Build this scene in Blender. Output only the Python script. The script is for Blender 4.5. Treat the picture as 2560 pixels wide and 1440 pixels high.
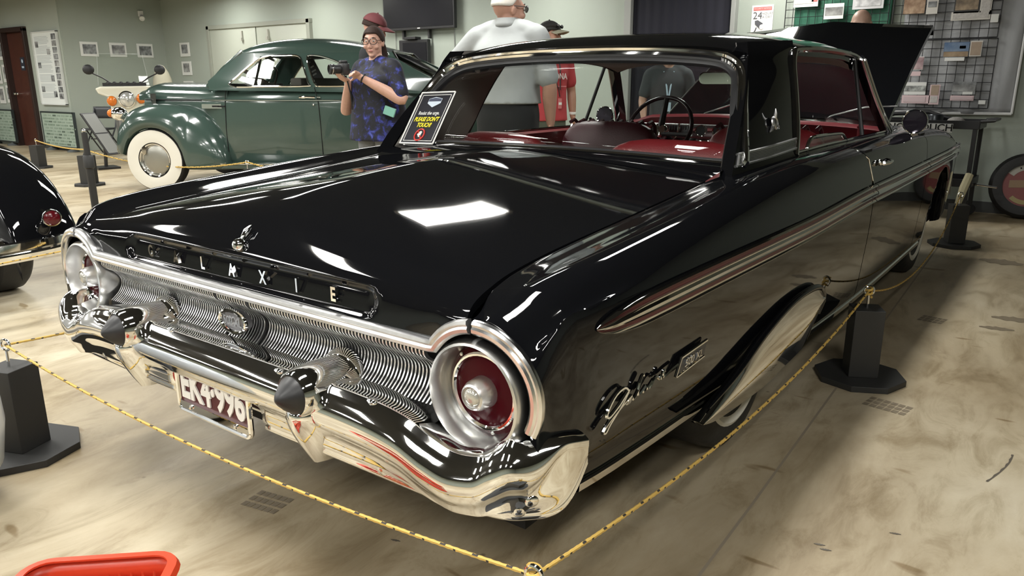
import bpy, bmesh, math, random
import numpy as np
from mathutils import Matrix, Vector, Euler
random.seed(7)
for o in list(bpy.data.objects): bpy.data.objects.remove(o, do_unlink=True)
SC = bpy.context.scene
COL = SC.collection
R = math.radians

# ------------------------------------------------------------------ camera
cam_data = bpy.data.cameras.new('camera')
cam = bpy.data.objects.new('camera', cam_data); COL.objects.link(cam)
cam_data.sensor_width = 36.0; cam_data.lens = 1923.0 / 2560.0 * 36.0
cam_data.clip_start = 0.02; cam_data.clip_end = 120
YAW, PIT, ROL = R(-37.03), R(15.06), R(0.17)
cy, sy, cp, sp = math.cos(YAW), math.sin(YAW), math.cos(PIT), math.sin(PIT)
fwd = Vector((sy*cp, cy*cp, -sp)); rgt = Vector((cy, -sy, 0)); dwn = fwd.cross(rgt)
r2 = rgt*math.cos(ROL) + dwn*math.sin(ROL); d2 = -rgt*math.sin(ROL) + dwn*math.cos(ROL)
M = Matrix((r2, -d2, -fwd)).transposed().to_4x4()
M.translation = Vector((1.717, -1.031, 1.209))
cam.matrix_world = M
SC.camera = cam

# ------------------------------------------------------------------ world, exposure
world = bpy.data.worlds.new('world'); SC.world = world; world.use_nodes = True
bg = world.node_tree.nodes['Background']; bg.inputs[0].default_value = (0.80, 0.86, 0.95, 1); bg.inputs[1].default_value = 0.05
vs = SC.view_settings
vs.view_transform = 'Standard'; vs.look = 'None'; vs.gamma = 1.0; vs.use_curve_mapping = False
vs.exposure = 0.15
LAMP = 42.0            # emission of the ceiling light diffusers

# ------------------------------------------------------------------ materials
MATS = {}
def mat(name, col=(.5, .5, .5), rough=.5, metal=0., noise=None, emit=None, spec=None, coat=0., bump=None, sheen=0.):
    """noise=(scale, amount, second colour)"""
    if name in MATS: return MATS[name]
    m = bpy.data.materials.new(name); m.use_nodes = True; MATS[name] = m
    nt = m.node_tree; b = nt.nodes['Principled BSDF']
    b.inputs['Base Color'].default_value = (*col, 1)
    b.inputs['Roughness'].default_value = rough; b.inputs['Metallic'].default_value = metal
    if spec is not None: b.inputs['Specular IOR Level'].default_value = spec
    if coat: b.inputs['Coat Weight'].default_value = coat; b.inputs['Coat Roughness'].default_value = .03
    if sheen: b.inputs['Sheen Weight'].default_value = sheen
    if emit: b.inputs['Emission Color'].default_value = (*col, 1); b.inputs['Emission Strength'].default_value = emit
    if noise or bump:
        tc = nt.nodes.new('ShaderNodeTexCoord')
    if noise:
        n = nt.nodes.new('ShaderNodeTexNoise'); n.inputs['Scale'].default_value = noise[0]; n.inputs['Detail'].default_value = 6
        nt.links.new(tc.outputs['Object'], n.inputs['Vector'])
        rp = nt.nodes.new('ShaderNodeValToRGB')
        rp.color_ramp.elements[0].position = .5 - .5*noise[1]; rp.color_ramp.elements[1].position = .5 + .5*noise[1]
        rp.color_ramp.elements[0].color = (*col, 1); rp.color_ramp.elements[1].color = (*noise[2], 1)
        nt.links.new(n.outputs['Fac'], rp.inputs['Fac']); nt.links.new(rp.outputs['Color'], b.inputs['Base Color'])
    if bump:
        n2 = nt.nodes.new('ShaderNodeTexNoise'); n2.inputs['Scale'].default_value = bump[0]; n2.inputs['Detail'].default_value = 4
        nt.links.new(tc.outputs['Object'], n2.inputs['Vector'])
        bp = nt.nodes.new('ShaderNodeBump'); bp.inputs['Strength'].default_value = bump[1]; bp.inputs['Distance'].default_value = .01
        nt.links.new(n2.outputs['Fac'], bp.inputs['Height']); nt.links.new(bp.outputs['Normal'], b.inputs['Normal'])
    return m

def glass_mat(name, tint=(1, 1, 1), refl=1.0):
    m = bpy.data.materials.new(name); m.use_nodes = True; nt = m.node_tree
    for n in list(nt.nodes): nt.nodes.remove(n)
    out = nt.nodes.new('ShaderNodeOutputMaterial'); tr = nt.nodes.new('ShaderNodeBsdfTransparent'); gl = nt.nodes.new('ShaderNodeBsdfGlossy')
    tr.inputs[0].default_value = (*tint, 1); gl.inputs['Roughness'].default_value = .01
    fr = nt.nodes.new('ShaderNodeFresnel'); fr.inputs['IOR'].default_value = 1.45
    mx = nt.nodes.new('ShaderNodeMixShader'); ml = nt.nodes.new('ShaderNodeMath'); ml.operation = 'MULTIPLY'; ml.inputs[1].default_value = refl
    ge = nt.nodes.new('ShaderNodeNewGeometry'); mr = nt.nodes.new('ShaderNodeMapRange')      # same reflectance from either face
    mr.inputs['To Min'].default_value = 1.45; mr.inputs['To Max'].default_value = 1/1.45
    nt.links.new(ge.outputs['Backfacing'], mr.inputs['Value']); nt.links.new(mr.outputs['Result'], fr.inputs['IOR'])
    nt.links.new(fr.outputs[0], ml.inputs[0]); nt.links.new(ml.outputs[0], mx.inputs[0])
    nt.links.new(tr.outputs[0], mx.inputs[1]); nt.links.new(gl.outputs[0], mx.inputs[2]); nt.links.new(mx.outputs[0], out.inputs[0])
    MATS[name] = m
    return m

PAINT = mat('black_paint', (.0035, .0037, .0045), .035, spec=.5)
CHROME = mat('chrome', (.86, .86, .85), .045, 1.)
ALU = mat('cast_aluminium', (.62, .62, .62), .33, 1., noise=(60, .6, (.74, .74, .74)))
ALU2 = mat('bright_aluminium', (.80, .80, .80), .2, 1.)
BLACK = mat('black_plastic', (.012, .012, .013), .45)
RUBBER = mat('rubber', (.014, .014, .015), .55)
DARK = mat('dark_cavity', (.004, .004, .004), .9)
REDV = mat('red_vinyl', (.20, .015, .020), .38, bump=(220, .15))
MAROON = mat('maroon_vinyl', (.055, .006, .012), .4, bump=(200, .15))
GREYL = mat('grey_headliner', (.27, .25, .225), .8)
MAROONS = mat('maroon_stripe', (.10, .018, .022), .22, .35)
WHITE = mat('white_paint', (.80, .80, .76), .4)
GLASS = glass_mat('window_glass', (.93, .95, .94), 1.0)

# ------------------------------------------------------------------ mesh builder
class MB:
    def __init__(s): s.v = []; s.f = []
    def add(s, vs, fs, T=None):
        k = len(s.v)
        s.v += [tuple(T @ Vector(p)) if T is not None else tuple(p) for p in vs]
        s.f += [tuple(i+k for i in f) for f in fs]; return s
    def box(s, c, d, rot=None):
        x, y, z = d[0]/2, d[1]/2, d[2]/2
        vs = [(-x,-y,-z),(x,-y,-z),(x,y,-z),(-x,y,-z),(-x,-y,z),(x,-y,z),(x,y,z),(-x,y,z)]
        T = Matrix.Translation(c) @ (Euler(rot).to_matrix().to_4x4() if rot else Matrix())
        return s.add(vs, [(0,3,2,1),(4,5,6,7),(0,1,5,4),(1,2,6,5),(2,3,7,6),(3,0,4,7)], T)
    def grid(s, rows, cu=False, cv=False):
        nr, nc = len(rows), len(rows[0]); k = len(s.v)
        for r in rows: s.v += [tuple(p) for p in r]
        for i in range(nr if cu else nr-1):
            for j in range(nc if cv else nc-1):
                i2, j2 = (i+1) % nr, (j+1) % nc
                s.f.append((k+i*nc+j, k+i*nc+j2, k+i2*nc+j2, k+i2*nc+j))
        return s
    def cap(s, ring):
        k = len(s.v); s.v += [tuple(p) for p in ring]; s.f.append(tuple(range(k, k+len(ring)))); return s
    def tube(s, pts, r, n=8, closed=False, caps=True, flat=1.0, up=None):
        P = [Vector(p) for p in pts]; N = len(P)
        rr = r if isinstance(r, (list, tuple)) else [r]*N
        rows = []; prev = None
        for i in range(N):
            if closed: t = (P[(i+1) % N]-P[i-1])
            else: t = (P[min(i+1, N-1)]-P[max(i-1, 0)])
            if t.length < 1e-9: t = Vector((0, 0, 1))
            t.normalize()
            if up is not None: a = Vector(up) - t*t.dot(Vector(up))
            elif prev is None:
                a = Vector((0, 0, 1)) if abs(t.z) < .9 else Vector((1, 0, 0)); a = a - t*t.dot(a)
            else: a = prev - t*t.dot(prev)
            if a.length < 1e-6: a = t.orthogonal()
            a.normalize(); prev = a; b = t.cross(a)
            rows.append([P[i] + (a*math.cos(2*math.pi*k/n) + b*math.sin(2*math.pi*k/n)*flat)*rr[i] for k in range(n)])
        s.grid(rows, cu=closed, cv=True)
        if caps and not closed: s.cap(rows[0][::-1]); s.cap(rows[-1])
        return s
    def sweep(s, prof, pts, nrm, closed=False, caps=True):
        """prof: closed 2d list (a along nrm, b along binormal)"""
        P = [Vector(p) for p in pts]; N = len(P); rows = []
        for i in range(N):
            t = (P[(i+1) % N]-P[i-1]) if closed else (P[min(i+1, N-1)]-P[max(i-1, 0)])
            t.normalize(); a = Vector(nrm[i] if isinstance(nrm, list) else nrm); a = (a - t*t.dot(a)).normalized(); b = t.cross(a)
            rows.append([P[i]+a*p[0]+b*p[1] for p in prof])
        s.grid(rows, cu=closed, cv=True)
        if caps and not closed: s.cap(rows[0][::-1]); s.cap(rows[-1])
        return s
    def lathe(s, prof, c=(0, 0, 0), ax=(0, 0, 1), n=24):
        ax = Vector(ax).normalized(); a = ax.orthogonal().normalized(); b = ax.cross(a); c = Vector(c)
        rows = [[c+ax*h+(a*math.cos(2*math.pi*k/n)+b*math.sin(2*math.pi*k/n))*max(r, 1e-5) for k in range(n)] for r, h in prof]
        return s.grid(rows, cv=True)
    def sphere(s, c, r, nu=14, nv=9, T=None):
        r = (r, r, r) if not isinstance(r, (tuple, list)) else r
        rows = []
        for i in range(nv+1):
            th = math.pi*i/nv
            rows.append([Vector((r[0]*math.sin(th)*math.cos(2*math.pi*j/nu), r[1]*math.sin(th)*math.sin(2*math.pi*j/nu), r[2]*math.cos(th))) for j in range(nu)])
        if T is not None: rows = [[T @ p for p in row] for row in rows]
        return s.grid([[p+Vector(c) for p in row] for row in rows], cv=True)
    def prism(s, poly, f0, f1):
        n = len(poly); a = [f0(*p) for p in poly]; b = [f1(*p) for p in poly]
        k = len(s.v); s.v += [tuple(p) for p in a+b]
        s.f.append(tuple(range(k, k+n))); s.f.append(tuple(range(k+2*n-1, k+n-1, -1)))
        for i in range(n): j = (i+1) % n; s.f.append((k+i, k+n+i, k+n+j, k+j))
        return s
    def text(s, txt, size, T, ext=.002, align='CENTER', shear=0., space=1., res=3, bold=0.):
        c = bpy.data.curves.new('t', 'FONT'); c.body = txt; c.size = size; c.extrude = ext; c.align_x = align; c.align_y = 'CENTER'
        c.shear = shear; c.space_character = space; c.resolution_u = res; c.offset = bold
        o = bpy.data.objects.new('t', c); COL.objects.link(o)
        dg = bpy.context.evaluated_depsgraph_get(); dg.update()
        me = o.evaluated_get(dg).to_mesh()
        s.add([v.co.copy() for v in me.vertices], [tuple(p.vertices) for p in me.polygons], T)
        o.evaluated_get(dg).to_mesh_clear(); bpy.data.objects.remove(o); bpy.data.curves.remove(c)
        return s
    def build(s, name, m, parent=None, smooth=40, bevel=0, solid=0, seg=2, merge=True, mids=None, flip=False):
        me = bpy.data.meshes.new(name); bm = bmesh.new()
        vs = [bm.verts.new(p) for p in s.v]
        for k, f in enumerate(s.f):
            try:
                fc = bm.faces.new([vs[i] for i in f])
                if mids: fc.material_index = mids[k]
            except ValueError: pass
        if merge: bmesh.ops.remove_doubles(bm, verts=bm.verts, dist=1e-5)
        bmesh.ops.dissolve_degenerate(bm, edges=bm.edges, dist=1e-6)
        bmesh.ops.recalc_face_normals(bm, faces=bm.faces)
        if flip: bmesh.ops.reverse_faces(bm, faces=bm.faces)
        if bevel:
            ed = [e for e in bm.edges if len(e.link_faces) == 2 and e.calc_face_angle(0) > .5]
            bmesh.ops.bevel(bm, geom=ed, offset=bevel, segments=seg, affect='EDGES', profile=.5, clamp_overlap=True)
        if smooth:
            lim = R(smooth)
            for f in bm.faces: f.smooth = True
            for e in bm.edges:
                if len(e.link_faces) == 2 and e.calc_face_angle(0) > lim: e.smooth = False
        bm.to_mesh(me); bm.free()
        for mm in (m if isinstance(m, (list, tuple)) else [m]): me.materials.append(mm)
        o = bpy.data.objects.new(name, me); COL.objects.link(o)
        if solid:
            md = o.modifiers.new('s', 'SOLIDIFY'); md.thickness = solid; md.offset = 0
        if parent: attach(o, parent)
        return o

def attach(o, p):
    """child keeps the world position its vertices were written in, when the parent offers a base frame"""
    o.parent = p
    fr = p.get('_world', 0)
    if fr: o.matrix_parent_inverse = Matrix(); o.matrix_local = BASE[p.name].inverted()
BASE = {}
def thing(name, label, cat, loc=(0, 0, 0), rz=0, group=None, world=False):
    o = bpy.data.objects.new(name, None); COL.objects.link(o); o.empty_display_size = .1
    o.location = loc; o.rotation_euler = (0, 0, rz)
    o['label'] = label; o['category'] = cat
    if group: o['group'] = group
    if world:
        o['_world'] = 1; BASE[o.name] = Matrix.Translation(loc) @ Matrix.Rotation(rz, 4, 'Z')
    return o
def tag(o, label, cat, group=None, kind=None):
    o['label'] = label; o['category'] = cat
    if group: o['group'] = group
    if kind: o['kind'] = kind
    return o
def struct(o): o['kind'] = 'structure'; return o
def lab(o, t): o['label'] = t; return o
def dup(o, parent=None):
    c = o.copy(); COL.objects.link(c)
    if parent is not None: c.parent = parent
    for ch in list(o.children): dup(ch, c)
    return c
def sub(o, parent):
    """sub-part: child of a part whose own matrix is already set"""
    o.parent = parent; o.matrix_parent_inverse = Matrix(); o.matrix_local = Matrix(); return o

def pch(xs, ys):
    xs = np.array(xs, float); ys = np.array(ys, float)
    h = np.diff(xs); dl = np.diff(ys)/h; m = np.zeros(len(xs)); m[0] = dl[0]; m[-1] = dl[-1]
    for i in range(1, len(xs)-1):
        m[i] = 0 if dl[i-1]*dl[i] <= 0 else 2*dl[i-1]*dl[i]/(dl[i-1]+dl[i])
    def f(x):
        x = min(max(x, xs[0]), xs[-1]); i = min(int(np.searchsorted(xs, x, 'right'))-1, len(xs)-2); t = (x-xs[i])/h[i]
        return float((2*t**3-3*t**2+1)*ys[i]+(t**3-2*t**2+t)*h[i]*m[i]+(-2*t**3+3*t**2)*ys[i+1]+(t**3-t**2)*h[i]*m[i+1])
    return f
def cr(P, n, closed=False):
    """Catmull-Rom through points"""
    P = [Vector(p) for p in P]; N = len(P); out = []
    for i in range(N if closed else N-1):
        if closed: a, b, c, d = P[i-1], P[i], P[(i+1) % N], P[(i+2) % N]
        else: a, b, c, d = P[max(i-1, 0)], P[i], P[i+1], P[min(i+2, N-1)]
        for k in range(n):
            t = k/n
            out.append(.5*((2*b)+(c-a)*t+(2*a-5*b+4*c-d)*t*t+(3*b-3*c+d-a)*t**3))
    if not closed: out.append(P[-1])
    return out
def sstep(a, b, x):
    t = min(max((x-a)/(b-a), 0), 1); return t*t*(3-2*t)
def rrect(w, h, r, n=4):
    out = []
    for cx, cy, a0 in ((w/2-r, h/2-r, 0), (-w/2+r, h/2-r, 90), (-w/2+r, -h/2+r, 180), (w/2-r, -h/2+r, 270)):
        for k in range(n+1): a = R(a0+90*k/n); out.append((cx+r*math.cos(a), cy+r*math.sin(a)))
    return out
def disc(r, n=8): return [(r*math.cos(2*math.pi*k/n), r*math.sin(2*math.pi*k/n)) for k in range(n)]
# ================================================================== setting
CEIL = 2.72; YB = 7.4; YL = 5.5; XC = -13.06
# floor: polished, stained concrete
fm = bpy.data.materials.new('stained_concrete'); fm.use_nodes = True; nt = fm.node_tree; B = nt.nodes['Principled BSDF']
def N(t, **k):
    n = nt.nodes.new(t)
    for a, b in k.items():
        if a in n.inputs: n.inputs[a].default_value = b
        else: setattr(n, a, b)
    return n
def ramp(fac, els):
    r = N('ShaderNodeValToRGB'); nt.links.new(fac, r.inputs['Fac']); e = r.color_ramp.elements
    e[0].position, e[0].color = els[0][0], (*els[0][1], 1); e[1].position, e[1].color = els[-1][0], (*els[-1][1], 1)
    for p, c in els[1:-1]: q = e.new(p); q.color = (*c, 1)
    return r.outputs['Color']
def mix(f, a, b, mode='MIX'):
    m = N('ShaderNodeMix', data_type='RGBA', blend_type=mode)
    if isinstance(f, float): m.inputs[0].default_value = f
    else: nt.links.new(f, m.inputs[0])
    nt.links.new(a, m.inputs[6]); nt.links.new(b, m.inputs[7]); return m.outputs[2]
tc = N('ShaderNodeTexCoord'); mp = N('ShaderNodeMapping'); mp.inputs['Rotation'].default_value = (0, 0, R(38)); mp.inputs['Scale'].default_value = (1, .38, 1)
nt.links.new(tc.outputs['Object'], mp.inputs['Vector'])
n1 = N('ShaderNodeTexNoise', Scale=1.5, Detail=9., Roughness=.62, Distortion=.6); nt.links.new(mp.outputs[0], n1.inputs['Vector'])
n2 = N('ShaderNodeTexNoise', Scale=6., Detail=8., Roughness=.7, Distortion=1.2); nt.links.new(mp.outputs[0], n2.inputs['Vector'])
n3 = N('ShaderNodeTexNoise', Scale=.55, Detail=3., Roughness=.5); nt.links.new(tc.outputs['Object'], n3.inputs['Vector'])
c1 = ramp(n1.outputs['Fac'], [(.28, (.255, .205, .130)), (.45, (.44, .378, .270)), (.58, (.57, .51, .385)), (.75, (.66, .615, .49))])
c2 = ramp(n2.outputs['Fac'], [(.30, (.52, .46, .36)), (.5, (.9, .88, .84)), (.7, (1, 1, 1))])
c3 = ramp(n3.outputs['Fac'], [(.35, (.80, .74, .64)), (.62, (1, 1, 1))])
cc = mix(.85, c1, c2, 'MULTIPLY'); cc = mix(.8, cc, c3, 'MULTIPLY')
# sparse dark scuffs and spots
mp2 = N('ShaderNodeMapping'); mp2.inputs['Scale'].default_value = (1.2, 4.5, 1); mp2.inputs['Rotation'].default_value = (0, 0, R(-25)); nt.links.new(tc.outputs['Object'], mp2.inputs['Vector'])
n4 = N('ShaderNodeTexNoise', Scale=2.1, Detail=2., Roughness=.5); nt.links.new(mp2.outputs[0], n4.inputs['Vector'])
sc = ramp(n4.outputs['Fac'], [(.685, (1, 1, 1)), (.72, (.55, .47, .36))])
cc = mix(.85, cc, sc, 'MULTIPLY')
v1 = N('ShaderNodeTexVoronoi', Scale=3.3, feature='F1'); nt.links.new(tc.outputs['Object'], v1.inputs['Vector'])
sp_ = ramp(v1.outputs['Distance'], [(.018, (.22, .19, .16)), (.035, (1, 1, 1))])
cc = mix(.7, cc, sp_, 'MULTIPLY')
nt.links.new(cc, B.inputs['Base Color']); B.inputs['Roughness'].default_value = .42; B.inputs['Specular IOR Level'].default_value = .35
rr = ramp(n2.outputs['Fac'], [(.3, (.34, .34, .34)), (.7, (.55, .55, .55))]); nt.links.new(rr, B.inputs['Roughness'])
bp = N('ShaderNodeBump', Strength=.12, Distance=.004); nt.links.new(n2.outputs['Fac'], bp.inputs['Height']); nt.links.new(bp.outputs[0], B.inputs['Normal'])

WALL = mat('sage_wall', (.335, .375, .325), .75, noise=(1.3, .8, (.365, .405, .352)), bump=(90, .1))
CEILM = mat('dark_ceiling', (.022, .024, .026), .85)
FLOOR = struct(MB().box((-8, -.3, -.05), (30, 16.2, .1)).build('floor', fm))
STAIN = mat('tyre_mark', (.16, .125, .08), .5, noise=(50, .8, (.24, .20, .14))); SCUFF = mat('scuff_dark', (.10, .085, .065), .5)
def flat(name, polys, m, kind=None):
    f = MB()
    for P in polys: f.add([(p[0], p[1], .0012) for p in P], [tuple(range(len(P)))])
    o = f.build(name, m, smooth=0); o.parent = FLOOR
    if kind: o['kind'] = kind
    return o
def tread(cx_, cy_, w, l, a, nu, nv):
    P = []; ca, sa = math.cos(a), math.sin(a)
    for i in range(nu):
        for j in range(nv):
            q = [(-w/2+w*(i+k0)/nu, -l/2+l*(j+k1)/nv) for k0, k1 in ((.08, .1), (.88, .1), (.95, .82), (.15, .82))]
            P.append([(cx_+x*ca-y*sa, cy_+x*sa+y*ca) for x, y in q])
    return P
flat('tread_mark', tread(1.22, 2.02, .16, .11, R(-8), 6, 3), STAIN, 'stuff'); flat('tread_mark', tread(-.10, .165, .13, .10, R(12), 6, 3), STAIN, 'stuff'); flat('tread_mark', tread(1.16, 3.35, .12, .12, R(-8), 5, 3), STAIN, 'stuff')
def streak(x0, y0, x1, y1, w):
    d = Vector((x1-x0, y1-y0)); n = Vector((-d.y, d.x)).normalized()*w; P = []
    for k in range(13):
        t = k/12; P.append(Vector((x0, y0))+d*t+n*(.25+math.sin(math.pi*t)*.75)*(1+.25*math.sin(k*2.3)))
    for k in range(12, -1, -1):
        t = k/12; P.append(Vector((x0, y0))+d*t-n*(.25+math.sin(math.pi*t)*.75)*(1+.25*math.cos(k*1.7)))
    return [tuple(p) for p in P]
for q in ((1.17, 5.11, 1.43, 5.08, .09), (1.40, 3.59, 1.60, 3.62, .045), (1.37, 3.36, 1.52, 3.39, .03)): flat('oil_stain', [streak(*q)], STAIN)
arc_ = cr([(1.598, 1.577, 0), (1.624, 1.675, 0), (1.640, 1.76, 0), (1.645, 1.835, 0)], 6)
flat('scuff_mark', [[(p.x-.003*(1+.6*math.sin(i*1.9)), p.y) for i, p in enumerate(arc_)]+[(p.x+.003, p.y) for p in arc_[::-1]]], SCUFF)
for x, y in ((1.28, .92), (1.432, 1.098), (1.30, .905), (.35, .25), (-1.0, -.28)): flat('scuff_mark', [streak(x-.014, y-.004, x+.014, y+.005, .004)], SCUFF)
flat('saw_joint', [[(1.058, 1.0), (1.066, 1.0), (.785, 7.4), (.775, 7.4)], [(1.10, -.2), (1.108, -.2), (1.066, 1.0), (1.058, 1.0)]], mat('joint_dark', (.25, .21, .155), .6))
struct(MB().box((-8, -.3, CEIL+.05), (30, 16.2, .1)).build('ceiling', CEILM))
struct(MB().box((-3.03, YB+.1, CEIL/2), (20.06, .2, CEIL)).build('wall_back', WALL))
struct(MB().box((XC-.1, (YL+YB)/2+.11, CEIL/2), (.2, YB-YL+.18, CEIL)).build('wall_left', WALL))
# front-left wall with a door opening x -15.45..-14.41
wl = MB()
wl.box(((-23-15.41)/2, YL+.09, CEIL/2), (23-15.41, .18, CEIL)); wl.box(((-14.45-13.07)/2, YL+.09, CEIL/2), (14.45-13.07, .18, CEIL)); wl.box((-14.93, YL+.09, (2.17+CEIL)/2), (.96, .18, CEIL-2.17))
struct(wl.build('wall_front_left', WALL))
struct(MB().box((7.05, -.3, CEIL/2), (.1, 16.2, CEIL)).build('wall_right', WALL))
struct(MB().box((-8, -8.4, CEIL/2), (30, .1, CEIL)).build('wall_rear', WALL))
struct(MB().box((-23.05, -.3, CEIL/2), (.1, 16.2, CEIL)).build('wall_far_left', WALL))
# brown door
WOODD = mat('dark_red_wood', (.055, .018, .012), .28, noise=(9, .7, (.085, .028, .018)))
d1 = struct(MB().box((-14.93, YL+.06, 1.06), (.90, .045, 2.12)).build('door_1', WOODD))
fr = MB()
for x in (-15.425, -14.435): fr.box((x, YL+.03, 1.09), (.075, .2, 2.18))
fr.box((-14.93, YL+.03, 2.165), (1.065, .2, .08))
sub(fr.build('door_frame', mat('dark_frame', (.035, .02, .017), .35), smooth=0, bevel=.006), d1)
kb = MB()
for x in (-15.27, -15.15):
    kb.lathe([(0, -.09), (.022, -.088), (.03, -.07), (.022, -.05), (.01, -.04), (.01, 0), (.03, 0), (.03, .004)], (x, YL+.038, 1.0), (0, 1, 0), 12)
sub(kb.build('door_knob', CHROME), d1)
sg = MB().box((-14.86, YL+.033, 1.55), (.17, .008, .24)); so = sub(sg.build('door_sign', mat('dark_sign', (.03, .035, .05), .4)), d1)
fgp = MB().sphere((-14.86, YL+.028, 1.60), (.035, .003, .035)); fgp.box((-14.86, YL+.028, 1.49), (.09, .004, .035)); sub(fgp.build('door_sign_print', mat('pale_blue', (.45, .55, .65), .5)), so)
# painted double door
DD = mat('pale_door_paint', (.40, .425, .36), .5)
d2 = struct(MB().box((-10.76, YB-.02, 1.06), (1.36, .04, 2.12)).build('door_2', DD, bevel=.004))
d3 = struct(MB().box((-9.37, YB-.02, 1.06), (1.36, .04, 2.12)).build('door_3', DD, bevel=.004))
fr = MB()
for x in (-11.47, -8.66): fr.box((x, YB-.02, 1.09), (.08, .1, 2.18))
fr.box((-10.06, YB-.02, 2.15), (2.89, .1, .07))
struct(fr.build('trim_1', mat('frame_grey_green', (.27, .285, .24), .5), smooth=0, bevel=.005))
for d, x in ((d2, -10.45), (d3, -9.72)):
    h = MB().box((x, YB-.055, 1.98), (.035, .03, .16)); h.box((x, YB-.075, 1.92), (.05, .03, .05)); sub(h.build('door_closer_arm', mat('pale_bracket', (.42, .42, .37), .4)), d)
# dark opening with a grey frame
OPEN = mat('black_curtain', (.006, .006, .010), .9, noise=(2, .9, (.012, .012, .022)))
rows = []
for i in range(61):
    x = -2.84+1.18*i/60; dy = .012*math.sin(i*1.05)+.006*math.sin(i*.37)
    rows.append([(x, YB-.03+dy, .02), (x, YB-.03+dy*.8, 1.3), (x, YB-.03+dy*.5, 2.6)])
tag(MB().grid(rows).build('curtain', OPEN, solid=.004), 'black curtain filling the tall doorway behind the people', 'curtain')
fr = MB(); fr.box((-2.89, YB-.04, 1.3), (.09, .1, 2.6)); fr.box((-1.62, YB-.04, 1.3), (.05, .1, 2.6)); fr.box((-2.25, YB-.04, 2.62), (1.34, .1, .08))
struct(fr.build('trim_2', mat('grey_frame', (.30, .31, .29), .5), smooth=0, bevel=.005))
# baseboards
BB = mat('baseboard_dark', (.05, .052, .05), .5)
struct(MB().box((2.2, YB-.01, .05), (7.6, .02, .1)).build('baseboard_back', BB)); struct(MB().box((-13.75, YL-.01, .05), (1.2, .02, .1)).build('baseboard_left', BB))

# ------------------------------------------------------------------ ceiling lights
LIT = mat('light_diffuser', (1, .985, .94), .5, emit=LAMP)
FRM = mat('light_frame', (.75, .75, .73), .5)
def light_frame():
    f = MB()
    for sx in (-1, 1): f.box((sx*.165, 0, -.01), (.025, 1.22, .03)); f.box((0, sx*.6, -.01), (.33, .025, .03))
    return f
L0 = None
LIGHTS = [(x, y, 0) for x in (-14.9, -12.7, -10.5, -8.3, -6.1, -3.9, -1.7, .5, 2.7) for y in (-5.1, -2.5, -.25, 3.0) if not (x > 2 and y > 2)]+[(x, 6.2, 0) for x in (-10.5, -8.3, -6.1, -3.9)]+[(-1.05, 6.45, 0)]
ROWN = {-5.1: 'rearmost row', -2.5: 'row behind the camera', -.25: 'row over the black car tail', 3.0: 'row over the black car windscreen', 6.2: 'row nearest the back wall', 6.45: 'single one above the raised hood'}
COLN = {-14.9: 'far left end', -12.7: 'second from the left', -10.5: 'third from the left', -8.3: 'fourth from the left', -6.1: 'fifth from the left', -3.9: 'sixth from the left', -1.7: 'seventh from the left', .5: 'eighth from the left', -1.05: 'beside the dark doorway', 2.7: 'right end'}
for (x, y, z) in LIGHTS:
    lb = 'white ceiling troffer light, %s, %s' % (ROWN[y], COLN[x])
    if L0 is None:
        L0 = thing('ceiling_light', lb, 'light', (x, y, CEIL-.012), 0, 'ceiling troffer lights')
        light_frame().build('light_frame', FRM, L0, smooth=0)
        MB().grid([[(-.15, -.58, -.006), (-.15, .58, -.006)], [(.15, -.58, -.006), (.15, .58, -.006)]]).build('diffuser', LIT, L0)
        L = L0
    else:
        L = dup(L0); L.location = (x, y, CEIL-.012); L['label'] = lb
# ================================================================== the black hardtop
CAR = thing('classic_car', 'glossy black 1960s two-door hardtop with round red tail lights and chrome bumper, nearest car', 'car', (0, 2.6, 0), 0, world=True)
def cbuild(mb, name, m, **k): return mb.build(name, m, CAR, **k)
def subc(mb, name, m, par, **k):
    return sub(mb.build(name, m, **k), par)

XM = pch([.055, .08, .11, .15, .22, .35, .8, 1.5, 2.45, 3.7, 4.6, 5.05, 5.22], [.947, .957, .967, .977, .985, .989, .991, .995, .995, .985, .97, .945, .92])
CX = pch([.055, .10, .16, .24, .4, .7, 1.05, 1.4, 1.8, 2.45, 3.2, 3.9, 4.4, 4.9, 5.22], [.84, .86, .88, .893, .903, .90, .888, .875, .872, .876, .885, .89, .89, .88, .85])
CZ = pch([.055, .10, .16, .24, .4, .7, 1.05, 1.4, 1.8, 2.45, 3.2, 3.9, 4.4, 4.9, 5.22], [.768, .798, .822, .838, .855, .878, .905, .928, .942, .948, .948, .935, .915, .868, .79])
GX = pch([.055, .15, .24, .42, .92, 1.27, 1.42, 1.55, 1.8, 3.5, 3.75, 3.95, 5.22], [.795, .775, .765, .757, .752, .752, .765, .79, .808, .812, .80, .715, .69])
GZ = pch([.055, .10, .15, .24, .42, .92, 1.27, 1.55, 1.9, 2.45, 3.5, 3.95, 4.6, 5.0, 5.22], [.765, .788, .80, .816, .834, .873, .903, .925, .938, .945, .945, .945, .915, .865, .80])
ZB = pch([.055, .19, .29, .56, .79, 1.5, 2.51, 3.85, 5.22], [.40, .392, .385, .37, .36, .322, .29, .285, .30])
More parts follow.
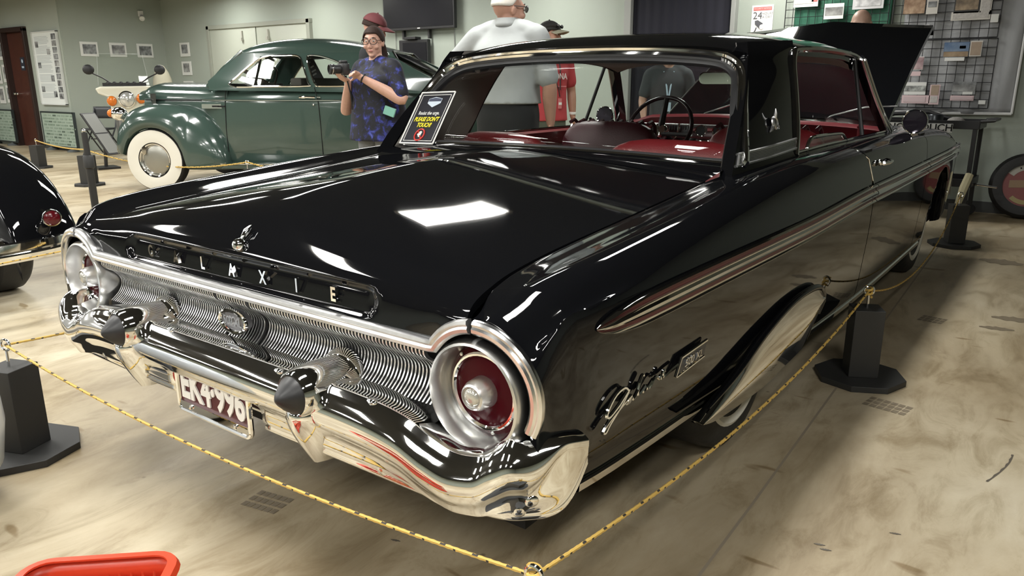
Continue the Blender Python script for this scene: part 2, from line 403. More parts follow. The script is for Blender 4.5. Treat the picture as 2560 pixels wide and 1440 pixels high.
def side_pts(Y, arch=None):
    xm, cx, cz, gx, gz, zb = XM(Y), CX(Y), CZ(Y), GX(Y), GZ(Y), ZB(Y)
    P = [(gx-.004, gz-.03), (gx, gz-.004), (gx+.012, gz), ((gx+cx)/2+.005, (gz+cz)/2-.001), (cx, cz), (cx+.45*(xm-cx), cz-.016), (cx+.80*(xm-cx), cz-.05), (xm-.006, .785), (xm, .74), (xm, .68), (xm-.004, .58), (xm-.013, .47), (xm-.028, zb+.03), (xm-.045, zb), (xm-.09, zb-.012)]
    if Y < .15:                                  # the tail corner follows the lamp arch
        k = sstep(.045, .15, Y)
        E_ = [(.791, .735), (.795, .761), (.806, .766), (.825, .769), (.848, .767), (.885, .752), (.918, .724), (.943, .690), (.955, .655), (.959, .62), (.960, .56), (.955, .47), (.940, .43), (.92, .405), (.87, .393)]
        P = [(e[0]+(p[0]-e[0])*k, e[1]+(p[1]-e[1])*k) for e, p in zip(E_, P)]
    if arch:
        ya, ra = arch; q = ra*ra-(Y-ya)**2
        if q > 0:
            za = .33+math.sqrt(q)
            for i in range(11, 15):
                if P[i][1] < za: P[i] = (P[i][0], za - (0 if i < 14 else -.02))
            P = [(p[0], max(p[1], za-.001*(14-i)) if i > 8 else p[1]) for i, p in enumerate(P)]
    return P
def panel(y0, y1, n, sx, arch=None, warp=0.0, extra=()):
    ys = sorted(set([y0+(y1-y0)*i/n for i in range(n+1)]+list(extra)))
    rows = []
    for i, Y in enumerate(ys):
        P = cr([(p[0], 0, p[1]) for p in side_pts(Y, arch)], 4)
        row = []
        for p in P:
            yy = Y
            if warp:                              # door edges lean back towards the top
                w = sstep(.75, .95, p.z)*.085
                if abs(y1-2.436) < .02: yy = Y - w*sstep(y0, y1, Y)
                elif abs(y0-2.446) < .02: yy = Y - w*(1-sstep(y0, y1, Y))
            row.append(Vector((sx*p.x, yy, p.z)))
        rows.append(row)
    def inset(row, dy): return [Vector((p.x - sx*.022, p.y+dy, p.z-.006)) for p in row]
    rows = [inset(rows[0], .004)]+rows+[inset(rows[-1], -.004)]
    return MB().grid(rows)
ENDY = [.055, .062, .07, .08, .095, .11, .13, .15, .175, .2, .225]
for sx in (1, -1):
    cbuild(panel(.055, 2.436, 70, sx, warp=1, extra=ENDY), 'quarter_panel', PAINT, smooth=38)
    cbuild(panel(2.446, 3.70, 36, sx, warp=1), 'door', PAINT, smooth=38)
    cbuild(panel(3.71, 5.22, 60, sx, arch=(4.42, .365)), 'front_fender', PAINT, smooth=38)
# ---- boot lid
def zlow(x):
    ax = abs(x)
    if ax <= .70: return .706
    q = .1455**2-(ax-.82)**2
    return .62+math.sqrt(max(q, 0))
LC = [(.052, 0), (.060, .735), (.072, .772), (.093, .806), (.138, .842), (.22, .886), (.40, .930), (.72, .959), (1.0, .969), (1.262, .968)]
LE = [(.056, 0), (.062, .772), (.075, .782), (.10, .791), (.15, .801), (.24, .816), (.42, .834), (.72, .857), (1.0, .880), (1.262, .903)]
PW = [6, 6, 5, 3.3, 2.0, 1.55, 1.28, 1.18, 1.15, 1.2]
def lid_col(t):
    gx = .79*t; P = []
    for i in range(10):
        yc, ye = LC[i][0], LE[i][0]; y = yc+(ye-yc)*abs(t)**PW[i]
        g = GX(y)-.007; x = g*t
        if i == 0: z = zlow(x)
        else: z = LC[i][1]+(LE[i][1]-LC[i][1])*abs(t)**PW[i]
        if i == 1: z = max(z, zlow(x)+.006)
        if i == 2: z = max(z, zlow(x)+.014)
        P.append((x, y, z))
    C = cr(P, 9)
    out = []
    for p in C:                                   # long shallow recess that carries the letters
        if p.y < .13:
            dx = max(abs(p.x)-.49, 0); d = math.hypot(dx, (p.z-.745))
            k = 1-sstep(.024, .036, d)
            p = Vector((p.x, p.y+.008*k, p.z-.002*k))
        out.append(p)
    return out
NT = 110
rows = [lid_col(math.copysign(abs(-1+2*i/NT)**.93, -1+2*i/NT)) for i in range(NT+1)]
rows = [[p+Vector((0, 0, -.02)) for p in rows[0]]]+rows+[[p+Vector((0, 0, -.02)) for p in rows[-1]]]
LID = cbuild(MB().grid(rows), 'trunk_lid', PAINT, smooth=50)
# ---- deck between the lid and the rear window
def wbase(t): return Vector((.775*t, 1.335+.10*abs(t)**2, .968-.026*abs(t)**2))
rows = []
for i in range(31):
    t = -1+2*i/30; a = Vector((.745*t, 1.268, .968-.065*abs(t)**1.4)); b = wbase(t)
    rows.append([a+Vector((0, .002, -.02))]+[a.lerp(b, k/4)+Vector((0, 0, .004*math.sin(math.pi*k/4))) for k in range(5)]+[b+Vector((0, .10, -.03))])
cbuild(MB().grid(rows), 'deck_panel', PAINT, smooth=50)
# dark inner shell so that no gap shows light
sh = MB(); sh.box((0, 2.6, .32), (1.72, 4.9, .08)); sh.box((0, .66, .60), (1.60, .80, .32)); sh.box((0, .22, .56), (1.6, .04, .26))
sh.box((.945, 2.44, .62), (.02, .12, .62)); sh.box((-.945, 2.44, .62), (.02, .12, .62)); sh.box((.93, 3.705, .62), (.02, .12, .62)); sh.box((-.93, 3.705, .62), (.02, .12, .62))
sh.box((0, 3.78, .62), (1.7, .04, .6)); sh.box((0, 4.6, .55), (1.1, 1.1, .3))
for sx in (1, -1): sh.box((sx*.758, 1.36, .868), (.07, .22, .02)); sh.box((sx*.765, 1.47, .872), (.06, .02, .11))
cbuild(sh, 'inner_shell', DARK, smooth=0)
# ---- tail panel
rows = [[(x, .05, .40), (x, .075, .55), (x, .128, .60), (x, .128, .64), (x, .09, .69), (x, .06, .72)] for x in np.linspace(-.70, .70, 9)]
cbuild(MB().grid(rows), 'tail_panel', DARK, smooth=60)
# ribs of the grille
prof = cr([(0, .052, .684), (0, .052, .668), (0, .062, .655), (0, .085, .640), (0, .103, .618), (0, .104, .596), (0, .090, .572), (0, .066, .552)], 3)
g = MB()
for i in range(126):
    x = -.675+1.35*i/125
    if abs(x) < .079 and abs(abs(x)-.075) < .005: continue
    rows = []
    for k, p in enumerate(prof):
        rows.append([p+Vector((x-.0023, .006, 0)), p+Vector((x-.0021, -.004, 0)), p+Vector((x, -.0050, 0)), p+Vector((x+.0021, -.004, 0)), p+Vector((x+.0023, .006, 0))])
    g.grid(rows)
go = cbuild(g, 'grille_ribs', mat('rib_aluminium', (.72, .72, .72), .3, 1.), smooth=60); go['kind'] = 'stuff'; go['label'] = 'fine vertical bright metal ribs of the tail panel'
# trim bar with arcs round the lamps
tp = [(-.009, -.014), (-.009, .010), (0, .015), (.008, .010), (.010, .003), (.007, -.002), (.010, -.007), (.008, -.013), (0, -.016)]
def arcp(sx, a0, a1, n, r=.135):
    return [(sx*(.818+r*math.cos(R(a0+(a1-a0)*k/n))), .046+.012*max(0, math.cos(R(a0+(a1-a0)*k/n)))**2, .618+r*math.sin(R(a0+(a1-a0)*k/n))) for k in range(n+1)]
left = arcp(-1, 97, 146, 10); right = arcp(1, 146, 97, 10)
bar = MB().sweep(tp, left+[(-.69, .046, .692)]+[(-.66+1.32*k/12, .046, .692) for k in range(13)]+[(.69, .046, .692)]+right, (0, -1, 0))
cbuild(bar, 'tail_trim_bar', ALU, smooth=35)
for sx in (1, -1):
    cbuild(MB().sweep(tp, arcp(sx, 92, -24, 20), (0.3*sx, -1, 0.12)), 'lamp_arch_trim', ALU2, smooth=35)
# ---- tail lamps
LENS = mat('red_lens', (.050, .0012, .005), .22, spec=.12, noise=(30, .9, (.04, .001, .004)))
for sx in (1, -1):
    c = (sx*.806, .056, .607)
    b = MB().lathe([(.118, .10), (.119, .02), (.117, -.004), (.112, -.014), (.107, -.016), (.104, -.008), (.101, .012), (.096, .040), (.092, .044)], c, (0, 1, 0), 48)
    lamp = cbuild(b, 'tail_lamp', mat('satin_aluminium', (.68, .68, .67), .30, 1.), smooth=35)
    subc(MB().lathe([(.097, .042), (.088, .036), (.064, .030), (.03, .026), (0, .024)], c, (0, 1, 0), 40), 'lens', LENS, lamp)
    subc(MB().lathe([(.083, .042), (.083, .026), (.080, .021), (.076, .021), (.073, .026), (.073, .04)], c, (0, 1, 0), 40), 'lens_ring', CHROME, lamp, smooth=30)
    subc(MB().lathe([(.036, .05), (.032, .0), (.027, -.012), (.023, -.015), (.022, -.010), (.019, -.011)], c, (0, 1, 0), 32), 'lamp_hub', ALU, lamp, smooth=30)
    subc(MB().lathe([(.020, -.011), (.017, -.016), (.010, -.019), (0, -.020)], c, (0, 1, 0), 24), 'reverse_lens', mat('clear_lens', (.5, .49, .44), .12, .5), lamp)
    s_ = MB()
    for a in (135, -80, 20): s_.sphere((c[0]+.090*math.cos(R(a)), .090, c[2]+.090*math.sin(R(a))), .0045, 8, 5)
    so_ = subc(s_, 'lens_screws', CHROME, lamp); so_['kind'] = 'stuff'
# ---- rear bumper
ZT = pch([0, .45, .56, .66, .74, .80, .85, .89, .925, .96, 1.0], [.566, .564, .560, .546, .515, .500, .506, .532, .552, .552, .545])
def plan(u):       # u = 0..1 across half the width then round the corner
    C = PLN; k = u*(len(C)-1); i = min(int(k), len(C)-2); return C[i].lerp(C[i+1], k-i)
PLN = cr([(0, -.038, 0), (.2, -.038, 0), (.4, -.036, 0), (.6, -.032, 0), (.76, -.022, 0), (.86, -.004, 0), (.92, .018, 0), (.957, .054, 0), (.980, .105, 0), (.991, .14, 0), (.996, .172, 0)], 9)
def bump_row(i, sx):
    p = PLN[i]; q = (PLN[min(i+1, len(PLN)-1)]-PLN[max(i-1, 0)]).normalized(); n = Vector((q.y, -q.x, 0))   # outward
    if n.y > 0 and p.x < .9: n = -n
    side = sstep(.03, .12, p.y)
    x = p.x; zt = ZT(min(x, 1.0)); 
    zt = zt*(1-side)+side*(.548-.02*sstep(.1, .225, p.y))
    zb = .384-.012*sstep(.5, .95, x); zb = zb+sstep(.02, .225, p.y)*(.02+.13*sstep(.06, .23, p.y))
    rh = .085*(1-side)+.03*side                    # height of the rolled top
    fl = 1-side
    notch = sstep(.16, .20, x); dn = -.055*(1-notch)
    K = [(-.10+.06*side, zt-.004), (-.06+.03*side, zt), (-.03+.015*side, zt-.002), (-.006, zt-.012*fl-.006), (.008*fl+.003, zt-.030*fl-.012), (.012*fl+.004, zt-.048*fl-.018), (.006*fl+.004, zt-.066*fl-.022), (-.006*fl+.004, zt-.080*fl-.026),
         (-.014*fl+.003+dn, zt-.092*fl-.032), (-.016*fl+.002+dn, (zt-.095*fl-.03+zb)/2), (-.020*fl+dn, zb+.022), (-.021*fl+.002+dn, zb+.008), (-.026*fl-.004+dn, zb), (-.06+dn, zb+.004)]
    return [Vector((sx*(p.x+n.x*a), p.y+n.y*a, z)) for a, z in K]
rows = [bump_row(i, -1) for i in range(len(PLN)-1, 0, -1)]+[bump_row(i, 1) for i in range(len(PLN))]
rows = [cr(r, 4) for r in rows]
e0 = [Vector((p.x*.985, p.y-.002, p.z)) for p in rows[0]]; e1 = [Vector((p.x*.985, p.y-.002, p.z)) for p in rows[-1]]
BUMP = cbuild(MB().grid([e0]+rows+[e1]), 'rear_bumper', CHROME, smooth=60)
for sx in (1, -1):
    x0 = sx*.384
    gb = MB()
    secs = [(.578, .040, .0, .05), (.562, .055, -.030, .05), (.53, .064, -.055, .05), (.505, .062, -.110, .05), (.47, .056, -.112, .04), (.43, .048, -.096, .03), (.395, .036, -.078, .02), (.362, .020, -.058, .01)]
    rows = []
    for z, w, yf, d in secs:
        rows.append([(x0+w*a, yf+.036+(.03-yf)*b, z) for a, b in ((-1.25, 1.0), (-1.15, .6), (-.8, .25), (-.35, .03), (0, 0), (.35, .03), (.8, .25), (1.15, .6), (1.25, 1.0))])
    rows = [list(r) for r in zip(*[cr(c, 3) for c in zip(*rows)])]
    gb.grid(rows)
    gd = subc(gb, 'bumper_guard', CHROME, BUMP, smooth=60)
    bl = MB().lathe([(.070, .055), (.072, .045), (.066, .030), (.060, .024), (.060, .012), (.061, -.03), (.058, -.075), (.053, -.100), (.048, -.106), (.045, -.102)], (x0, .036, .540), (0, 1, -.03), 36)
    subc(bl, 'guard_bullet', CHROME, BUMP, smooth=35)
    subc(MB().lathe([(.0455, -.100), (.043, -.107), (.031, -.123), (.016, -.139), (.007, -.146), (0, -.148)], (x0, .036, .540), (0, 1, -.03), 28), 'rubber_tip', mat('grey_rubber', (.014, .014, .015), .42), BUMP)
for x, y, z in ((-.211, -.004, .565), (.2705, -.015, .560), (.5715, -.004, .557), (-.53, -.004, .559)):
    subc(MB().sphere((x, y, z), (.014, .011, .006), 12, 6), 'bumper_bolt', CHROME, BUMP)
for i, f in ((27, .95), (62, .42), (57, .88)):
    for sx in (1, -1):
        r_ = bump_row(i, sx); pz = r_[8].lerp(r_[10], f); t_ = (bump_row(i+1, sx)[9]-bump_row(i-1, sx)[9]).cross(r_[10]-r_[8]).normalized()
        if t_.y > 0: t_ = -t_
        subc(MB().lathe([(.0155, -.002), (.014, .002), (.009, .005), (0, .006)], pz, t_, 20), 'bumper_bolt', CHROME, BUMP)
# ---- licence plate
PY = -.030
pl = MB().prism(rrect(.305, .158, .012), lambda a, b: (a, PY, .444+b), lambda a, b: (a, PY+.003, .444+b))
PLATE = cbuild(pl, 'license_plate', mat('plate_maroon', (.085, .013, .016), .45, noise=(25, .8, (.07, .011, .013))))
fr = MB().sweep(disc(.0075, 8), [(a*1.03, PY-.002, .444+b*1.04) for a, b in rrect(.308, .162, .016)], (0, -1, 0), closed=True)
fr.box((0, PY-.003, .374), (.30, .006, .024))
subc(fr, 'plate_frame', CHROME, PLATE, smooth=40)
TXM = mat('white_enamel', (.78, .77, .72), .35)
TB = Matrix(((1, 0, 0, 0), (0, 0, -1, 0), (0, 1, 0, 0), (0, 0, 0, 1)))      # text plane facing the rear (-Y)
def trear(x, y, z, sxs=1., szs=1.): return Matrix.Translation((x, y, z)) @ TB @ Matrix.Diagonal((sxs, szs, 1, 1))
tx = MB().text('EK4·996', .105, trear(0, PY-.003, .436, .80, 1.12), .002, bold=.0035)
tx.text('APR MISSOURI 62', .034, trear(-.005, PY-.003, .505, .9, 1.0), .0015, bold=.0008)
subc(tx, 'plate_characters', TXM, PLATE, smooth=0, merge=False)
for x in (-.10, .10): subc(MB().lathe([(0, -.008), (.006, -.006), (.007, 0)], (x, PY-.005, .376), (0, 1, 0), 10), 'plate_bolt', CHROME, PLATE)
cbuild(MB().sphere((-.20, -.005, .45), (.03, .02, .05), 14, 8), 'reflector', mat('red_reflector', (.30, .02, .01), .2))
# ---- lettering across the boot lid
ydeck = .060
for ch, x in zip('GALAXIE', (-.39, -.26, -.13, 0, .13, .26, .39)):
    o = cbuild(MB().text(ch, .046, trear(x, .062, .745, .78, 1.0), .004, bold=.0012), 'letter', CHROME, smooth=0, merge=False)
# ---- boot ornament and oval emblem
cbuild(MB().lathe([(0, -.018), (.012, -.015), (.018, -.005), (.019, .003), (.016, .009), (.010, .016)], (0, .090, .806), (0, 1, -.35), 24).tube([(0, .098, .822), (0, .112, .838), (0, .130, .852)], [.005, .009, .003], 10), 'trunk_ornament', CHROME)
em = MB().sweep(disc(.006, 8), [(.056*math.cos(2*math.pi*k/36), .048, .612+.029*math.sin(2*math.pi*k/36)) for k in range(36)], (0, -1, 0), closed=True)
EMB = cbuild(em, 'oval_emblem', CHROME)
subc(MB().prism([(.054*math.cos(2*math.pi*k/30), .027*math.sin(2*math.pi*k/30)) for k in range(30)], lambda a, b: (a, .050, .612+b), lambda a, b: (a, .07, .612+b)), 'emblem_field', mat('dull_grey', (.16, .16, .17), .35, .5), EMB, smooth=30)
subc(MB().text('500 XL', .034, trear(0, .048, .612, .78, 1.0), .002), 'emblem_characters', CHROME, EMB, smooth=0, merge=False)
# ---- side moulding (spear), rocker strip, skirt, script
SPZ0, SPZ1 = pch([.21, .8, 1.5, 2.45, 3.7, 5.2], [.738, .738, .737, .752, .752, .752]), pch([.21, .23, .30, .42, .6, 5.2], [.001, .012, .026, .035, .037, .037])
def spear(y0, y1, n, sx):
    pf = [(-1, 0), (-.97, .010), (-.85, .014), (-.74, .010), (-.68, .004), (-.36, .004), (-.28, .012), (-.1, .016), (.1, .016), (.28, .012), (.36, .004), (.68, .004), (.74, .010), (.85, .014), (.97, .010), (1, 0)]
    rows = []
    for i in range(n+1):
        Y = y0+(y1-y0)*(i/n)**(1.8 if y0 < .3 else 1); x = XM(Y); zc, hh = SPZ0(Y), SPZ1(Y); k = min(1, hh/.02)
        rows.append([(sx*(x+.0015+d*k), Y, zc+hh*v) for v, d in pf])
    mids = []
    for i in range(n):
        for j in range(len(pf)-1): mids.append(1 if j in (4, 10) else 0)
    return MB().grid(rows), mids
for sx in (1, -1):
    for y0, y1, n in ((.212, 2.438, 60), (2.448, 3.698, 24), (3.712, 5.16, 24)):
        s_, mids = spear(y0, y1, n, sx); cbuild(s_, 'side_moulding', [CHROME, MAROONS], smooth=30, mids=mids, merge=False)
    rk = MB()
    rows = []
    for k in range(60):
        Y = .22+4.2*k/59; z = ZB(Y)
        if 4.05 < Y: break
        rows.append([(sx*(XM(Y)-.043), Y, z+.002), (sx*(XM(Y)-.034), Y, z-.004), (sx*(XM(Y)-.036), Y, z-.022), (sx*(XM(Y)-.06), Y, z-.03)])
    cbuild(rk.grid(rows), 'rocker_strip', CHROME)
    # chrome skirt over the rear wheel
    top = cr([(0, .73, .352), (0, .95, .395), (0, 1.17, .462), (0, 1.40, .503), (0, 1.60, .508), (0, 1.73, .49), (0, 1.785, .455)], 6)
    bot = cr([(0, .735, .340), (0, .86, .312), (0, 1.18, .292), (0, 1.40, .300), (0, 1.60, .315), (0, 1.70, .37), (0, 1.78, .445)], 6)
    rows = []
    for a, b in zip(top, bot):
        rows.append([(sx*(XM(a.y)-.015), a.y, a.z)]+[(sx*(XM(a.y)+.006+.012*math.sin(math.pi*(k/7))), a.y+(b.y-a.y)*k/7, a.z+(b.z-a.z)*k/7) for k in range(8)]+[(sx*(XM(a.y)-.02), b.y, b.z+.004)])
    SK = cbuild(MB().grid(rows), 'fender_skirt', CHROME)
    subc(MB().tube([(sx*(XM(p.y)+.006), p.y, p.z+.008) for p in top[2:]]+[(sx*(XM(1.8)+.004), 1.80, .43), (sx*(XM(1.8)-.004), 1.79, .385)], [.004+.008*min(1, k/6) for k in range(len(top)-2)]+[.010, .006], 10), 'skirt_lip', PAINT, SK)
    # script emblem
    if sx == 1:
        sc_ = [(.335, .575), (.318, .592), (.285, .585), (.258, .556), (.250, .530), (.262, .522), (.290, .540), (.318, .562), (.338, .578), (.318, .552), (.290, .522), (.262, .492), (.247, .470), (.238, .478), (.262, .505), (.315, .540), (.350, .553), (.336, .546), (.330, .534), (.340, .532), (.352, .545), (.356, .536), (.366, .540), (.392, .575), (.402, .592), (.396, .596), (.384, .575), (.378, .545), (.388, .541), (.412, .556), (.402, .545), (.404, .538), (.414, .545), (.420, .552), (.420, .541), (.436, .552), (.452, .561), (.440, .541), (.434, .541), (.462, .562), (.480, .548), (.486, .556), (.488, .546), (.500, .553), (.508, .562), (.500, .566), (.498, .550), (.512, .545), (.540, .552), (.575, .556)]
        s_ = MB().tube([(XM(a)+.006, a, .548+(b-.548)*(.58 if b < .548 else .72)+.004) for a, b in [tuple(p)[:2] for p in cr([(q[0], q[1], 0) for q in sc_], 3)]], .0042, 6)
        cbuild(s_, 'script_emblem', CHROME)
        TS = lambda y, z: Matrix.Translation((XM(y)+.007, y, z)) @ Matrix(((0, 0, 1, 0), (1, 0, 0, 0), (0, 1, 0, 0), (0, 0, 0, 1)))
        bd = MB().prism([(.572, .528), (.735, .534), (.748, .570), (.60, .566)], lambda a, b: (XM(a)+.001, a, b), lambda a, b: (XM(a)+.005, a, b))
        BDG = cbuild(bd, 'model_badge', mat('badge_black', (.02, .02, .022), .3))
        subc(MB().tube([(XM(.6)+.005, .570, .527), (XM(.6)+.005, .598, .568), (XM(.6)+.005, .748, .572)], .004, 6).tube([(XM(.6)+.005, .575, .525), (XM(.7)+.005, .735, .533)], .003, 6), 'badge_edge', CHROME, BDG)
        subc(MB().text('500 XL', .034, TS(.664, .548) @ Matrix.Diagonal((1.05, .8, 1, 1)), .002, shear=.25), 'badge_characters', CHROME, BDG, smooth=0, merge=False)
    # door handle
    hd = MB().tube([(sx*(XM(2.6)-.03), 2.53, .872), (sx*(XM(2.6)+.002), 2.54, .868), (sx*(XM(2.6)+.008), 2.60, .866), (sx*(XM(2.6)+.006), 2.68, .866), (sx*(XM(2.6)-.03), 2.70, .870)], [.011, .011, .010, .009, .008], 8)
    hd.sphere((sx*(XM(2.6)-.008), 2.52, .872), .014, 10, 6)
    cbuild(hd, 'door_handle', CHROME)
    ed = MB().tube([Vector((sx*(p[0]+.002), 2.446-.085*sstep(.75, .95, p[1]), p[1])) for p in side_pts(2.446)[4:8]], .003, 6)
    cbuild(ed, 'door_edge_guard', CHROME)
# ================================================================== roof, glass, pillars, interior
RC = pch([1.66, 1.72, 1.80, 1.95, 2.35, 2.8, 3.1, 3.24, 3.34], [1.335, 1.352, 1.372, 1.395, 1.413, 1.412, 1.395, 1.375, 1.350])
RE = pch([1.66, 1.8, 2.2, 2.8, 3.1, 3.34], [1.300, 1.318, 1.338, 1.338, 1.318, 1.282])
RX = pch([1.66, 1.9, 2.4, 3.0, 3.34], [.692, .70, .705, .70, .675])
def roof_pt(t, Y):
    a = abs(t); yf = Y
    if Y < 1.9: yf = Y + .03*(a**3)*(1.9-Y)/.24*0
    if Y > 3.0: yf = Y - .12*(a**2.2)*sstep(3.0, 3.34, Y)
    z = RC(Y)-(RC(Y)-RE(Y))*(.35*a**2.4+.65*a**7)
    return Vector((RX(Y)*t, yf, z))
ts = [math.sin(math.pi/2*(-1+2*i/48)) for i in range(49)]
ys = [1.665, 1.675, 1.69, 1.71, 1.74, 1.78, 1.83, 1.9]+list(np.linspace(1.98, 3.34, 26))
rows = []
for Y in ys:
    r = [roof_pt(t, Y) for t in ts]
    rows.append([r[0]+Vector((.004, 0, -.035))]+r+[r[-1]+Vector((-.004, 0, -.035))])
rows = [[p+Vector((0, .02, -.02)) for p in rows[0]]]+rows+[[p+Vector((0, -.01, -.03)) for p in rows[-1]]]
cbuild(MB().grid(rows), 'roof', PAINT, smooth=55)
# headliner
rows = [[roof_pt(t*.97, Y)+Vector((0, 0, -.045-.02*(1-t*t))) for t in ts[::3]] for Y in ys[2::3]]
cbuild(MB().grid(rows), 'headliner', GREYL)
# rear window
def wtop(t): return Vector((.655*t, 1.685+.018*abs(t)**2, 1.292-.034*abs(t)**2.5))
def wpt(t, s):
    a, b = wbase(t), wtop(t); p = a.lerp(b, s); return p+Vector((0, -.03*math.sin(math.pi*s)*(1-.3*abs(t)), .012*math.sin(math.pi*s)))
rows = [[wpt(-.985+1.97*i/24, s) for i in range(25)] for s in np.linspace(.01, .99, 9)]
cbuild(MB().grid(rows), 'rear_window', GLASS, solid=.004)
def rwc(sx):       # rounded upper corner path of one half, base centre -> top centre
    P = [wpt(sx*t, 0) for t in (0, .25, .5, .75, .9)]
    P += [wpt(sx*.985, .015), wpt(sx*1.0, .08), wpt(sx*1.0, .3), wpt(sx*1.0, .55), wpt(sx*1.0, .76), wpt(sx*.985, .9), wpt(sx*.93, .975), wpt(sx*.84, .998)]
    P += [wpt(sx*t, 1.0) for t in (.7, .5, .25, 0)]
    return cr(P, 4)
half = rwc(1); loop = half + [Vector((-p.x, p.y, p.z)) for p in half[::-1]][1:-1]
tr_ = MB().sweep([(-.006, -.015), (.008, -.013), (.012, 0), (.008, .013), (-.006, .015)], [p+Vector((0, -.004, .0)) for p in loop], (0, -.8, .6), closed=True)
cbuild(tr_, 'window_seal', BLACK, smooth=40)
out = []
for p in half[20:]:
    k = sstep(.93, 1.0, p.z); d = Vector((p.x/.70*.0+ (.030 if p.x > .1 else .0)*(1-sstep(1.2, 1.29, p.z)*.6), -.012, 0)); d.z = .030*sstep(1.15, 1.285, p.z)
    out.append(p+d)
outL = [Vector((-p.x, p.y, p.z)) for p in out[::-1]]
path = out+outL[1:]
tw = MB().sweep([(-.012, -.019), (.006, -.019), (.013, -.012), (.008, -.004), (.014, .003), (.015, .012), (.006, .019), (-.012, .019)], path, (0, -.85, .5))
cbuild(tw, 'window_trim', CHROME, smooth=30)
cbuild(MB().sweep([(-.006, -.008), (.008, -.007), (.011, 0), (.008, .007), (-.006, .008)], [wpt(t, -.012)+Vector((0, -.008, .004)) for t in np.linspace(-.99, .99, 30)], (0, -.5, .85)), 'window_sill_trim', CHROME, smooth=30)
